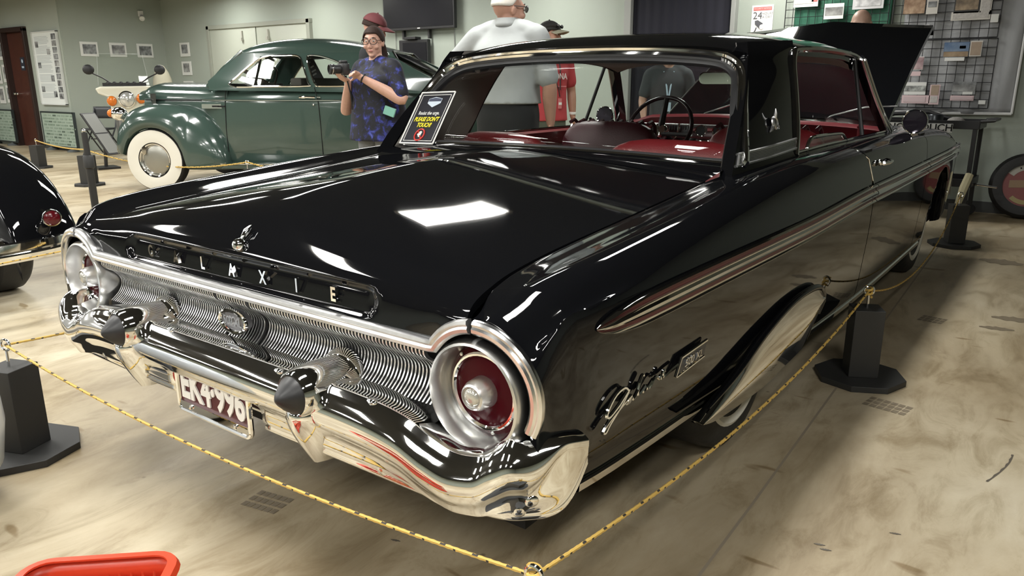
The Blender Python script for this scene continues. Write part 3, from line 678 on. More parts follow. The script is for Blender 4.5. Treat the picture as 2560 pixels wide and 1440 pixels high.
# quarter pillars
CRr = [(.815, 1.30, .885), (.803, 1.340, .925), (.787, 1.40, 1.00), (.765, 1.485, 1.09), (.738, 1.575, 1.18), (.715, 1.635, 1.25), (.702, 1.668, 1.30), (.685, 1.695, 1.338)]
CRf = [(.850, 1.885, .925), (.826, 1.90, .95), (.806, 1.945, 1.02), (.782, 1.985, 1.11), (.754, 2.03, 1.20), (.728, 2.075, 1.27), (.708, 2.13, 1.325), (.685, 2.18, 1.362)]
a, b = cr(CRr, 5), cr(CRf, 5)
for sx in (1, -1):
    S = lambda p: Vector((sx*p[0], p[1], p[2]))
    rows = []
    for p, q in zip(a, b):
        row = [S(p+Vector((-.05, .03, 0)))]+[S(p.lerp(q, k/10)+Vector((.010*math.sin(math.pi*k/10), 0, 0))) for k in range(11)]+[S(q+Vector((-.06, -.01, 0)))]
        rows.append(row)
    cbuild(MB().grid(rows), 'quarter_pillar', PAINT, smooth=40)
    rows = [[S(p+Vector((-.055, .035, 0))), S(p.lerp(q, .5)+Vector((-.07, 0, 0))), S(q+Vector((-.06, -.012, 0)))] for p, q in zip(a, b)]
    cbuild(MB().grid(rows), 'pillar_lining', GREYL)
    def on_p(u, v): # v height fraction, u along
        i = v*(len(a)-1); k = min(int(i), len(a)-2); p = a[k].lerp(a[k+1], i-k); q = b[k].lerp(b[k+1], i-k); r = p.lerp(q, u)
        return S(r+Vector((.010*math.sin(math.pi*u), 0, 0)))
    rb = MB()
    for j in range(7):
        v = .192+.0085*j
        rb.tube([on_p(u, v)+Vector((sx*.003, 0, 0)) for u in np.linspace(.06, .97, 9)], .0016, 6)
    for v in (.185, .25): rb.tube([on_p(u, v)+Vector((sx*.003, 0, 0)) for u in np.linspace(.03, .99, 9)], .005, 6)
    rb.tube([on_p(.045, v)+Vector((sx*.002, 0, 0)) for v in (.185, .215, .25)], .005, 8)
    cbuild(rb, 'ribbed_pillar_band', ALU)
    cbuild(MB().grid([[on_p(u, v)+Vector((sx*.002, 0, 0)) for u in (.05, .35, .65, .97)] for v in (.187, .215, .248)]), 'band_backing', mat('band_grey', (.22, .22, .22), .4, .8))
    # pillar spinner emblem
    e0 = on_p(.48, .375)+Vector((sx*.008, 0, 0)); em = MB()
    em.lathe([(.024, 0), (.024, .005), (.019, .009), (.016, .006), (.010, .009), (0, .010)], e0, (sx, 0, .25), 24)
    for k in range(3):
        an = R(95+120*k); d = Vector((0, math.cos(an), math.sin(an))); em.tube([e0+d*.018+Vector((sx*.003, 0, 0)), e0+d*.034+Vector((sx*.005, 0, 0)), e0+d*.050+Vector((sx*.003, 0, 0))], [.007, .006, .002], 8)
    E_ = cbuild(em, 'pillar_emblem', ALU)
    # side window frames
    dr = [S(p) for p in cr([(.824, 1.895, .94), (.808, 1.94, 1.02), (.784, 1.98, 1.11), (.756, 2.025, 1.20), (.735, 2.06, 1.26), (.722, 2.10, 1.305), (.714, 2.18, 1.325), (.712, 2.6, 1.333), (.708, 3.0, 1.325), (.702, 3.20, 1.302)], 5)]
    cbuild(MB().tube(dr, .013, 8), 'side_window_trim', CHROME)
    cbuild(MB().tube([p+Vector((-sx*.028, .02, -.012)) for p in dr], .010, 6), 'window_seal', BLACK)
    # windscreen pillar
    ap = [(.700, 3.19, 1.305), (.722, 3.27, 1.21), (.748, 3.35, 1.11), (.775, 3.43, 1.02), (.802, 3.50, .94)]
    app = [S(p) for p in cr(ap, 4)]
    cbuild(MB().sweep([(-.02, -.035), (.01, -.035), (.018, -.02), (.018, .02), (.01, .03), (-.02, .03)], app, (sx, 0, .2)), 'windshield_pillar', PAINT, smooth=40)
    cbuild(MB().tube([p+Vector((sx*.012, .035, 0)) for p in app], .012, 8).tube([p+Vector((sx*.018, -.03, 0)) for p in app], .008, 8), 'pillar_trim', ALU2)
    vent = MB().tube([S((.70, 3.10, 1.30)), S((.79, 3.02, .95))], .010, 8); cbuild(vent, 'vent_post', BLACK)
    # beltline strip, inner door panel
    bl = [S((GX(y)-.004, y, GZ(y)+.004)) for y in np.linspace(1.97, 3.5, 24)]
    cbuild(MB().tube(bl, .007, 8), 'beltline_strip', CHROME)
    rows = [[S((GX(y)-.012, y, GZ(y)-.002)), S((GX(y)-.07, y, GZ(y)-.01)), S((GX(y)-.09, y, .80)), S((GX(y)-.09, y, .4))] for y in np.linspace(1.85, 3.75, 14)]
    cbuild(MB().grid(rows), 'door_trim_panel', REDV)
    cbuild(MB().tube([S((.765, 3.05, .94)), S((.765, 3.05, .985))], .007, 8).sphere(S((.765, 3.05, .988)), .010, 10, 6), 'lock_button', REDV if sx == 1 else BLACK)
# lowered vent quarter glass on the right door
q = [Vector((.806, y, z)) for y, z in ((2.09, .93), (2.10, .965), (2.13, .985), (2.2, .990), (2.5, .985), (2.60, .975), (2.68, .94))]
QG = cbuild(MB().tube(cr(q, 4), .008, 8), 'quarter_glass_frame', CHROME)
subc(MB().prism([(p.y, p.z) for p in q], lambda a, b: (.804, a, b), lambda a, b: (.808, a, b)), 'quarter_glass', GLASS, QG, smooth=0)
# windscreen, cowl, hood
def ws(t, s): 
    A = Vector((.705*t, 3.33-.14*abs(t)**2.2, 1.352-.05*abs(t)**2)); Bq = Vector((.80*t, 3.90-.40*abs(t)**2.4, .972-.03*abs(t)**2)); p = Bq.lerp(A, s); return p+Vector((0, .03*math.sin(math.pi*s), .02*math.sin(math.pi*s)))
cbuild(MB().grid([[ws(-1+2*i/20, s) for i in range(21)] for s in np.linspace(0, 1, 7)]), 'windshield', glass_mat('windshield_glass', (.90, .92, .91), .4), solid=.004)
cbuild(MB().sweep([(-.01, -.012), (.01, -.012), (.012, .012), (-.01, .012)], [ws(-1+2*i/20, 1.0) for i in range(21)], (0, .6, .8)), 'windshield_header', ALU2)
cbuild(MB().tube([ws(-.98+1.96*i/20, 0.0)+Vector((0, .006, .004)) for i in range(21)], .012, 8), 'windshield_base_trim', CHROME)
rows = [[ws(t, 0), Vector((.79*t, 3.98-.05*t*t, .975-.025*t*t))] for t in np.linspace(-1, 1, 15)]
cbuild(MB().grid(rows), 'cowl_panel', PAINT)
wp = MB()
for x in (-.42, .38): wp.tube([(x, 3.92, .985), (x+.02, 3.90, 1.0), (x+.25, 3.74, 1.06), (x+.42, 3.70, 1.07)], .006, 6)
cbuild(wp, 'wiper', ALU2)
H0, H1 = Vector((0, 3.98, .975)), Vector((0, 5.245, 1.576))
def hood_pt(t, s):
    p = H0.lerp(H1, s); w = .705+(.663-.705)*s; n = Vector((0, -.43, .90))
    c = .058*(1-abs(t))**1.15*(.35+.65*s)+.035*math.sin(math.pi*s)*.6
    return p+Vector((w*t, 0, 0))+n*c
rows = [[hood_pt(-1+2*i/40, s) for i in range(41)] for s in np.linspace(0, 1, 17)]
lipv = Vector((0, .045, -.018)); dn = Vector((0, .02, -.05))
rows += [[p+lipv*.5 for p in rows[-1]], [p+lipv*.8+dn for p in rows[-1]]]
rows = [[r[0]+Vector((0, .012, -.03))]+r+[r[-1]+Vector((0, .012, -.03))] for r in rows]
HOOD = cbuild(MB().grid(rows), 'hood', PAINT, smooth=45)
subc(MB().tube([hood_pt(-1, s)+Vector((-.004, 0, 0)) for s in np.linspace(.02, .98, 12)], .007, 6), 'hood_edge_trim', ALU2, HOOD)
rows = [[hood_pt(-.96+1.92*i/12, s)+Vector((0, .02, -.045)) for i in range(13)] for s in np.linspace(.02, .99, 6)]
subc(MB().grid(rows), 'hood_lining', mat('hood_underside', (.02, .02, .02), .7), HOOD)
# engine bay top and nose
cbuild(MB().box((0, 4.55, .70), (.9, .8, .26)).box((0, 4.5, .88), (.36, .36, .10)), 'engine_block', mat('engine_dark', (.03, .03, .035), .5, .4), smooth=0, bevel=.02)
cbuild(MB().lathe([(.17, 0), (.18, .01), (.18, .06), (.16, .075), (0, .08)], (0, 4.45, .92), (0, 0, 1), 28), 'air_cleaner', CHROME)
nose = MB().grid([[(x, 5.215+.03*(1-(x/.95)**2), z) for x in np.linspace(-.92, .92, 17)] for z in (.42, .60, .78)]); cbuild(nose, 'front_grille', ALU2)
fb = MB().grid([[(x, 5.27+.05*(1-(x/.98)**2)+d, z) for x in np.linspace(-.86, .86, 21)] for z, d in ((.36, -.04), (.40, 0), (.50, .01), (.56, -.04))]); cbuild(fb, 'front_bumper', CHROME, solid=.01)
# mirrors
for sx in (1, -1):
    m0 = Vector((sx*.93, 3.50, 1.0)) if sx == 1 else Vector((-.945, 3.53, .985))
    mm = MB().lathe([(.0, .045), (.03, .042), (.055, .025), (.063, .0), (.060, -.012), (.055, -.006), (0, -.006)], m0, (0, 1, 0), 30)
    MR = cbuild(mm, 'side_mirror', CHROME)
    subc(MB().lathe([(.057, -.007), (.0, -.008)], m0, (0, 1, 0), 30), 'mirror_glass', mat('mirror_dark', (.03, .025, .035), .05, .6), MR)
    subc(MB().tube([m0+Vector((0, .02, -.05)), m0+Vector((-sx*.02, .02, -.075)), m0+Vector((-sx*.06, -.02, -.075)), m0+Vector((-sx*.07, -.08, -.072))], [.008, .010, .010, .014], 8).sphere(m0+Vector((-sx*.07, -.10, -.07)), (.015, .02, .012), 10, 6), 'mirror_arm', CHROME, MR)
# ------------------------------------------------------------------ cabin
fl = MB().box((0, 2.6, .38), (1.62, 2.5, .04)).box((0, 1.50, .60), (1.56, .10, .5)); cbuild(fl, 'cabin_floor', MAROON, smooth=0)
cbuild(MB().grid([[(-.76, 1.40, .925), (0, 1.36, .94), (.76, 1.40, .925)], [(-.78, 1.70, .905), (0, 1.70, .91), (.78, 1.70, .905)]]), 'parcel_shelf', mat('shelf_dark', (.035, .010, .012), .6), solid=.02)
def cushion(w, d, h, r=.06, e=3.2, n=26):
    """rounded cushion, centred on x/y, standing on z=0"""
    rows = []
    for i in range(n//2+1):
        v = -math.pi/2+math.pi*i/(n//2); row = []
        for j in range(n*2):
            u = 2*math.pi*j/(n*2); f = lambda c, p: math.copysign(abs(c)**(2/p), c)
            row.append((w/2*f(math.cos(u), e)*f(math.cos(v), e), d/2*f(math.sin(u), e)*f(math.cos(v), e), h/2+h/2*f(math.sin(v), e)))
        rows.append(row)
    return rows
def cush(name, T, w, d, h, m, e=3.2, par=None):
    mb = MB().grid([[T @ Vector(p) for p in r] for r in cushion(w, d, h, e=e)], cv=True)
    return cbuild(mb, name, m) if par is None else subc(mb, name, m, par)
RS = None
for cx, w in ((-.60, .62), (.335, .72)):
    T = Matrix.Translation((cx, 1.84, .45)) @ Matrix.Rotation(R(-14), 4, 'X')
    o = cush('rear_seat_back', T, w, .17, .535, REDV, 3.6)
cush('rear_seat_cushion', Matrix.Translation((0, 2.12, .38)), 1.4, .5, .2, REDV)
for cx in (-.43, .43):
    T = Matrix.Translation((cx, 2.62, .50)) @ Matrix.Rotation(R(-12), 4, 'X')
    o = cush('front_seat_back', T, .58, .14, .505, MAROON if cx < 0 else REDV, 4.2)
    pl = MB()
    for k in range(9):
        x = -.24+.06*k
        pl.tube([T @ Vector((x, y, z)) for y, z in ((-.04, .49), (0, .51), (.04, .495), (.066, .44), (.072, .25), (.068, .1))], .010, 6)
    subc(pl, 'seat_pleats', MAROON, o)
    subc(MB().tube([T @ Vector((-.275, 0, .1)), T @ Vector((-.285, 0, .35)), T @ Vector((-.25, 0, .485))], .007, 6), 'seat_side_trim', CHROME, o)
    cush('front_seat_cushion', Matrix.Translation((cx, 2.93, .40)), .58, .52, .2, REDV)
# dashboard
def dash(x): return .985-.03*abs(x/.8)**3
rows = []
for x in np.linspace(-.80, .80, 33):
    hump = .025*(sstep(-.72, -.60, x)-sstep(-.12, .02, x)); h = dash(x)+hump
    rows.append([(x, 3.86-.36*abs(x/.8)**2.4*.9, h-.03), (x, 3.62, h), (x, 3.54, h+.002), (x, 3.515, h-.015), (x, 3.53, h-.03), (x, 3.545, h-.09), (x, 3.55, .84), (x, 3.53, .82), (x, 3.56, .74), (x, 3.62, .70)])
DASH = cbuild(MB().grid(rows), 'dashboard', mat('dash_red', (.12, .011, .016), .4), smooth=50)
subc(MB().grid([[(x, 3.512, z) for x in np.linspace(-.66, .02, 12)] for z in (.875, .945, .95)]), 'instrument_panel', ALU2, DASH, solid=.008)
ga = MB(); gf = MB()
for x in (-.55, -.25, -.14):
    ga.lathe([(.036, -.006), (.036, .0), (.030, -.004)], (x, 3.505, .912), (0, 1, 0), 24); gf.lathe([(.031, 0), (0, .001)], (x, 3.503, .912), (0, 1, 0), 24)
subc(ga, 'gauge_rings', CHROME, DASH); subc(gf, 'gauge_faces', BLACK, DASH)
gt = MB()
for k in range(9): gt.box((-.46+.018*k, 3.503, .925), (.004, .004, .028))
subc(gt, 'gauge_marks', BLACK, DASH, smooth=0)
kn = MB()
for k in range(7): kn.lathe([(.012, -.02), (.013, -.005), (.006, 0), (.006, .02)], (-.62+.09*k+(.12 if k > 3 else 0), 3.52, .80), (0, 1, 0), 10)
kn.box((-.3, 3.535, .855), (.75, .01, .016)); subc(kn, 'dash_knobs', CHROME, DASH)
# steering wheel
SW = Matrix.Translation((-.395, 3.22, .93)) @ Matrix.Rotation(R(62), 4, 'X')
rim = MB().tube([SW @ Vector((.205*math.cos(a), .205*math.sin(a), 0)) for a in np.linspace(0, 2*math.pi, 49)[:-1]], .0125, 10, closed=True)
STW = cbuild(rim, 'steering_wheel', mat('wheel_black', (.02, .012, .014), .18))
subc(MB().tube([SW @ Vector((.125*math.cos(a), .125*math.sin(a), -.01)) for a in np.linspace(R(-200), R(20), 30)], .006, 8), 'horn_ring', CHROME, STW)
subc(MB().tube([SW @ Vector((0, .195, 0)), SW @ Vector((0, .02, -.025))], [.016, .022], 8).tube([SW @ Vector((-.20, -.03, 0)), SW @ Vector((0, -.02, -.02)), SW @ Vector((.20, -.03, 0))], .012, 8), 'wheel_spokes', BLACK, STW)
subc(MB().lathe([(.045, -.04), (.045, 0), (.036, .012), (0, .02)], SW @ Vector((0, 0, -.02)), (SW.to_3x3() @ Vector((0, 0, 1))), 24), 'wheel_hub', CHROME, STW)
cbuild(MB().tube([SW @ Vector((0, 0, -.03)), SW @ Vector((0, 0, -.42))], .03, 12), 'steering_column', BLACK)
RVT = Matrix.Translation((-.03, 3.19, 1.222)) @ Matrix.Rotation(R(4.0), 4, 'Z') @ Matrix.Rotation(R(-.3), 4, 'X')
rv = MB().prism(rrect(.22, .065, .028), lambda a, b: RVT @ Vector((a, 0, b)), lambda a, b: RVT @ Vector((a, .025, b))); RVM = cbuild(rv, 'rear_view_mirror', CHROME, smooth=30)
subc(MB().prism(rrect(.205, .055, .024), lambda a, b: RVT @ Vector((a, -.003, b)), lambda a, b: RVT @ Vector((a, 0, b))), 'mirror_glass', mat('mirror_bright', (.88, .90, .88), .12, 1.), RVM, smooth=30)
subc(MB().tube([(-.02, 3.215, 1.24), (.02, 3.24, 1.30), (.0, 3.25, 1.335)], .008, 8).box((.055, 3.20, 1.16), (.03, .004, .07)), 'mirror_bracket', mat('pale_tag', (.7, .7, .6), .6), RVM)
hk = MB().sphere((-.60, 1.80, 1.262), (.05, .035, .02), 14, 8); DL = cbuild(hk, 'dome_lamp', BLACK); subc(MB().sphere((-.59, 1.775, 1.258), (.016, .014, .012), 10, 6), 'dome_lens', WHITE, DL)
# ------------------------------------------------------------------ wheels
TIREM = mat('tyre_black', (.016, .016, .016), .6, bump=(40, .2)); WW = mat('whitewall', (.70, .68, .60), .5)
def wheel_parts(c, ax, rad, w, build, ww=(.60, .93), rim=.52, capm=None, capr=.3, hub=True):
    """ax points outward"""
    k = rad
    T_ = build(MB().lathe([(k*.58, -w*.5), (k*.75, -w*.52), (k*.92, -w*.48), (k*.985, -w*.38), (k, -w*.2), (k, w*.2), (k*.985, w*.38), (k*.93, w*.48), (k*.80, w*.52), (k*.62, w*.47), (k*.56, w*.36), (k*.54, w*.2)], c, ax, 48), 'tire', TIREM)
    subc(MB().lathe([(k*ww[1], w*.485), (k*(ww[0]+ww[1])/2, w*.535), (k*ww[0], w*.475)], c, ax, 48), 'whitewall', WW, T_)
    if hub:
        subc(MB().lathe([(k*rim*1.1, w*.40), (k*rim*1.06, w*.46), (k*rim, w*.44), (k*rim*.93, w*.28), (k*rim*.80, w*.22), (0, w*.22)], c, ax, 40), 'wheel_rim', CHROME, T_, smooth=30)
        subc(MB().lathe([(k*capr*1.25, w*.20), (k*capr*1.2, w*.30), (k*capr, w*.36), (k*capr*.6, w*.40), (0, w*.415)], c, ax, 40), 'hubcap', capm or CHROME, T_)
    return T_
bw = lambda mb, n, m: cbuild(mb, n, m)
for sx in (1, -1):
    for y in (1.36, 4.42): wheel_parts(Vector((sx*.765, y, .345)), (sx, 0, 0), .345, .20, bw, ww=(.66, .80))
# ------------------------------------------------------------------ the notice inside the rear window
A0, A1, A2, A3 = Vector((-.698, 1.365, .950)), Vector((-.483, 1.345, .957)), Vector((-.495, 1.525, 1.170)), Vector((-.703, 1.525, 1.160))
NT_ = thing('warning_sign', 'black notice leaning on the rear window reading resist the urge please don\'t touch', 'sign', tuple((A0+A1)/2), 0, world=True)
ux = (A1-A0); uy = (A3-A0)
nn = ux.cross(uy).normalized(); 
if nn.y > 0: nn = -nn
def SG(a, b, d=0): return A0+ux*a+uy*b+nn*d
nb = NT_
MB().prism([(0, 0), (1, 0), (1, 1), (0, 1)], lambda a, b: SG(a, b, -.003), lambda a, b: SG(a, b, 0)).build('sign_board', mat('sign_black', (.010, .010, .016), .35), nb, smooth=0)
def rectframe(m, t):
    f = MB()
    for (a0, b0), (a1, b1) in (((m, m*.7), (1-m, m*.7)), ((1-m, m*.7), (1-m, 1-m*.7)), ((1-m, 1-m*.7), (m, 1-m*.7)), ((m, 1-m*.7), (m, m*.7))):
        f.tube([SG(a0, b0, .001), SG(a1, b1, .001)], t, 4, flat=1)
    return f
rectframe(.012, .004).build('sign_border', WHITE, nb, smooth=0); rectframe(.085, .0016).build('sign_border', WHITE, nb, smooth=0)
exu = ux.normalized(); eyu = uy.normalized()
def TSG(a, b, d=.0015, sx_=1.0): 
    o = SG(a, b, d); return Matrix(((exu.x*sx_, eyu.x, nn.x, o.x), (exu.y*sx_, eyu.y, nn.y, o.y), (exu.z*sx_, eyu.z, nn.z, o.z), (0, 0, 0, 1)))
MB().text('Resist the urge.', .026, TSG(.5, .585, sx_=.82), .0006).build('sign_text', WHITE, nb, smooth=0, merge=False)
MB().text("PLEASE DON'T", .030, TSG(.5, .465, sx_=.78), .0006, shear=.2, bold=.0008).text('TOUCH!', .030, TSG(.5, .355, sx_=.78), .0006, shear=.2, bold=.0008).build('sign_text', mat('yellow_print', (.75, .65, .02), .5), nb, smooth=0, merge=False)
sh_ = [(.32, .87), (.5, .90), (.70, .87), (.70, .78), (.5, .70), (.32, .78)]
MB().prism(sh_, lambda a, b: SG(a, b, .0005), lambda a, b: SG(a, b, .0012)).build('sign_shield', mat('shield_silver', (.55, .62, .70), .4), nb, smooth=0)
MB().prism([(.33, .865), (.5, .885), (.69, .865), (.69, .815), (.33, .815)], lambda a, b: SG(a, b, .0013), lambda a, b: SG(a, b, .0018)).build('shield_band', mat('shield_dark', (.05, .06, .10), .4), nb, smooth=0)
c_ = SG(.5, .17, .002)
MB().tube([c_+(exu*math.cos(a)+eyu*math.sin(a))*.028 for a in np.linspace(0, 2*math.pi, 33)[:-1]], .0035, 6, closed=True).tube([c_+(exu*.7-eyu*.7)*.027*-1, c_+(exu*.7-eyu*.7)*.027], .003, 6).build('prohibition_ring', mat('sign_red', (.55, .03, .02), .5), nb)
hd = MB()
for k, (a, l) in enumerate(((-.5, .013), (-.2, .017), (.1, .018), (.4, .015))): hd.tube([c_+exu*(.004*(k-1.5)), c_+exu*(.004*(k-1.5)+l*math.sin(a)*.4)+eyu*l], .0022, 5)
hd.sphere(c_-eyu*.004, (.009, .003, .010), 8, 6); hd.tube([c_-eyu*.004, c_-exu*.014+eyu*.003], .0025, 5); hd.build('hand_symbol', WHITE, nb)
# ================================================================== stanchions and ropes
STB = mat('stanchion_black', (.022, .022, .021), .55)
ROPEM = bpy.data.materials.new('yellow_rope'); ROPEM.use_nodes = True; nt = ROPEM.node_tree; B = nt.nodes['Principled BSDF']
B.inputs['Roughness'].default_value = .7
def rope(name, pts, label, n=60, sag=None, r=.0040, world_n=None):
    """twisted two-strand rope: yellow with dark flecks by material slots"""
    P = [Vector(p) for p in pts]
    v, f, mids = [], [], []
    L = sum((P[i+1]-P[i]).length for i in range(len(P)-1)); step = .0065; N_ = max(int(L/step), 20)
    Q = []
    acc = [0]
    for i in range(len(P)-1): acc.append(acc[-1]+(P[i+1]-P[i]).length)
    for k in range(N_+1):
        d = L*k/N_; i = min(max(int(np.searchsorted(acc, d, 'right'))-1, 0), len(P)-2); Q.append(P[i].lerp(P[i+1], (d-acc[i])/max(acc[i+1]-acc[i], 1e-9)))
    mb = MB()
    n8 = 6
    rad = [r*(1.0+.13*math.sin(k*2.1)) for k in range(len(Q))]
    mb.tube(Q, rad, n8)
    mids = []
    for k in range(len(Q)-1):
        for j in range(n8): mids.append(1 if ((j+k) % 6 == 0 and k % 4 < 2) or ((j+k) % 6 == 1 and k % 4 == 1) else 0)
    mids += [0, 0]
    return tag(mb.build(name, [mat('rope_yellow', (.55, .36, .085), .7), mat('rope_black', (.03, .025, .02), .7)], mids=mids, merge=False), label, 'rope', group=None)
def caten(a, b, sag, n=24):
    a, b = Vector(a), Vector(b); return [a.lerp(b, k/n)-Vector((0, 0, sag*4*(k/n)*(1-k/n))) for k in range(n+1)]
def stanchion(x, y, rz, label, h=.31, s=.115, br=.165):
    t = thing('stanchion', label, 'barrier post', (x, y, 0), rz, 'black wooden rope posts')
    k = .42
    oc = [(br, br*k), (br*k, br), (-br*k, br), (-br, br*k), (-br, -br*k), (-br*k, -br), (br*k, -br), (br, -br*k)]
    MB().prism(oc, lambda a, b: (a, b, 0), lambda a, b: (a, b, .025)).build('base_plate', STB, t, smooth=0, bevel=.002)
    MB().box((0, 0, .025+(h-.025)/2), (s, s, h-.025)).build('post', STB, t, smooth=0, bevel=.002)
    eb = MB().tube([(0, 0, h-.01), (0, 0, h+.052)], .005, 8).tube([(.018*math.sin(a), 0, h+.072-.018*math.cos(a)) for a in np.linspace(0, 2*math.pi, 21)[:-1]], .0045, 8, closed=True)
    eb.build('eye_bolt', CHROME, t)
    return t
SP = {'L': (-1.035, -.13), 'C': (1.05, -.085), 'M': (1.06, 2.255), 'R': (.95, 5.53), 'H': (-1.16, 2.3)}
stanchion(*SP['L'], R(22), 'black rope post at the left edge of the frame beside the chrome bumper')
stanchion(*SP['C'], R(0), 'black rope post at the front corner with only its eye bolt showing')
stanchion(*SP['M'], R(27), 'black octagon-based rope post halfway along the black car side')
stanchion(*SP['R'], R(25), 'black rope post at the far right beyond the front wheel')
stanchion(*SP['H'], R(0), 'black rope post hidden on the far side of the black car')
e = .382
knot = MB()
def ring(k): return Vector((SP[k][0], SP[k][1], e+.0))
rope('rope', caten(ring('L'), ring('C'), .055), 'yellow and black rope across the rear of the black car in the foreground')
rope('rope', caten(ring('C'), ring('M'), .085), 'yellow and black rope from the corner eye bolt along the black car side')
rope('rope', caten(ring('M'), ring('R'), .20, 40), 'yellow and black rope sagging towards the far front wheel')
rope('rope', caten(ring('L'), ring('H'), .04), 'yellow and black rope running behind the left end of the chrome bumper')
# wound ends at the eye bolts
for k, lb in (('M', 'rope knot at the eye bolt of the middle post'), ('C', 'rope knot at the foreground eye bolt')):
    c = ring(k); mb = MB().tube([c+Vector((.011*math.cos(a), .011*math.sin(a), -.028+.0045*a/1.6)) for a in np.linspace(0, 16, 60)], .0045, 6)
    tag(mb.build('rope_knot', mat('rope_yellow')), lb, 'rope')
# ================================================================== red basket
BK = mat('orange_red_plastic', (.62, .055, .018), .35); bx = Vector((-.01, -.66, 0))
bt = thing('shopping_basket', 'orange-red plastic shopping basket on the floor in the bottom left corner', 'basket', (0, 0, 0), 0)
bw_, bl_, bh = .30, .42, .235
def ringpts(w, l, z, r=.05): return [Vector((a, b, z)) for a, b in rrect(w, l, r, 5)]
MB().sweep([(-.012, 0), (-.012, .006), (.0, .012), (.012, .006), (.014, -.012), (.010, -.012), (.009, 0)], ringpts(bw_, bl_, bh), (0, 0, 1), closed=True).build('rim', BK, bt)
wall = MB()
for z0, z1, s0, s1 in ((bh-.045, bh+.0, .985, 1.0), (.075, .09, .88, .89), (0, .02, .86, .865), (.135, .15, .92, .93)):
    wall.grid([ringpts(bw_*s0, bl_*s0, z0), ringpts(bw_*s1, bl_*s1, z1)], cv=True)
wall.build('side_bands', BK, bt, solid=.004)
bars = MB()
for i in range(16):
    f = -1+2*i/15
    for sx in (1, -1):
        x0, x1 = sx*bw_/2*.862, sx*bw_/2*.988
        bars.tube([(x0, f*bl_*.36, .01), (x1, f*bl_*.40, bh-.03)], .0035, 4)
    if i < 11:
        g = -1+2*i/10
        for sy in (1, -1): bars.tube([(g*bw_*.33, sy*bl_/2*.862, .01), (g*bw_*.39, sy*bl_/2*.988, bh-.03)], .0035, 4)
bo = bars.build('side_bars', BK, bt, smooth=0); bo['kind'] = 'stuff'
MB().prism(rrect(bw_*.87, bl_*.87, .04), lambda a, b: (a, b, .004), lambda a, b: (a, b, .008)).build('bottom', BK, bt, smooth=0)
bt.location = (.325, -.568, 0); bt.rotation_euler = (0, 0, R(43.5))
# pale rounded tub at the left edge
tb = MB().lathe([(0, .012), (.12, .012), (.20, .045), (.255, .13), (.275, .25), (.272, .33), (.25, .43), (.20, .51), (.12, .555), (0, .57)], (0, 0, 0), (0, 0, 1), 48)
t_ = tag(tb.build('pale_ball', mat('pale_grey_gloss', (.52, .56, .60), .25)), 'pale grey rounded shape cut off by the left edge beside the rope post', 'ball'); t_.location = (-.845, -.515, 0)
MB().lathe([(.10, 0), (.13, 0), (.13, .014), (.10, .014)], (0, 0, 0), (0, 0, 1), 24).build('base_ring', BLACK, t_)
# ================================================================== green 1940s coupe
GD = Vector((.878, .478, 0)).normalized(); GN = Vector((-GD.y, GD.x, 0)); GO = Vector((-6.83, 3.56, 0))
GREEN = mat('green_paint', (.042, .070, .058), .16, spec=.5, coat=.6)
GREEND = mat('green_paint_dark', (.040, .075, .062), .25)
# local frame of the coupe: x = rearwards from the front axle, y = away from the viewer (0 = near tyre face), z up
ga_ = math.atan2(GD.y, GD.x)
BU = thing('vintage_coupe', 'dark green 1940s fastback coupe with whitewall tyres behind the ropes', 'car', GO, ga_)
HW = .90                                           # centre line of the car in y
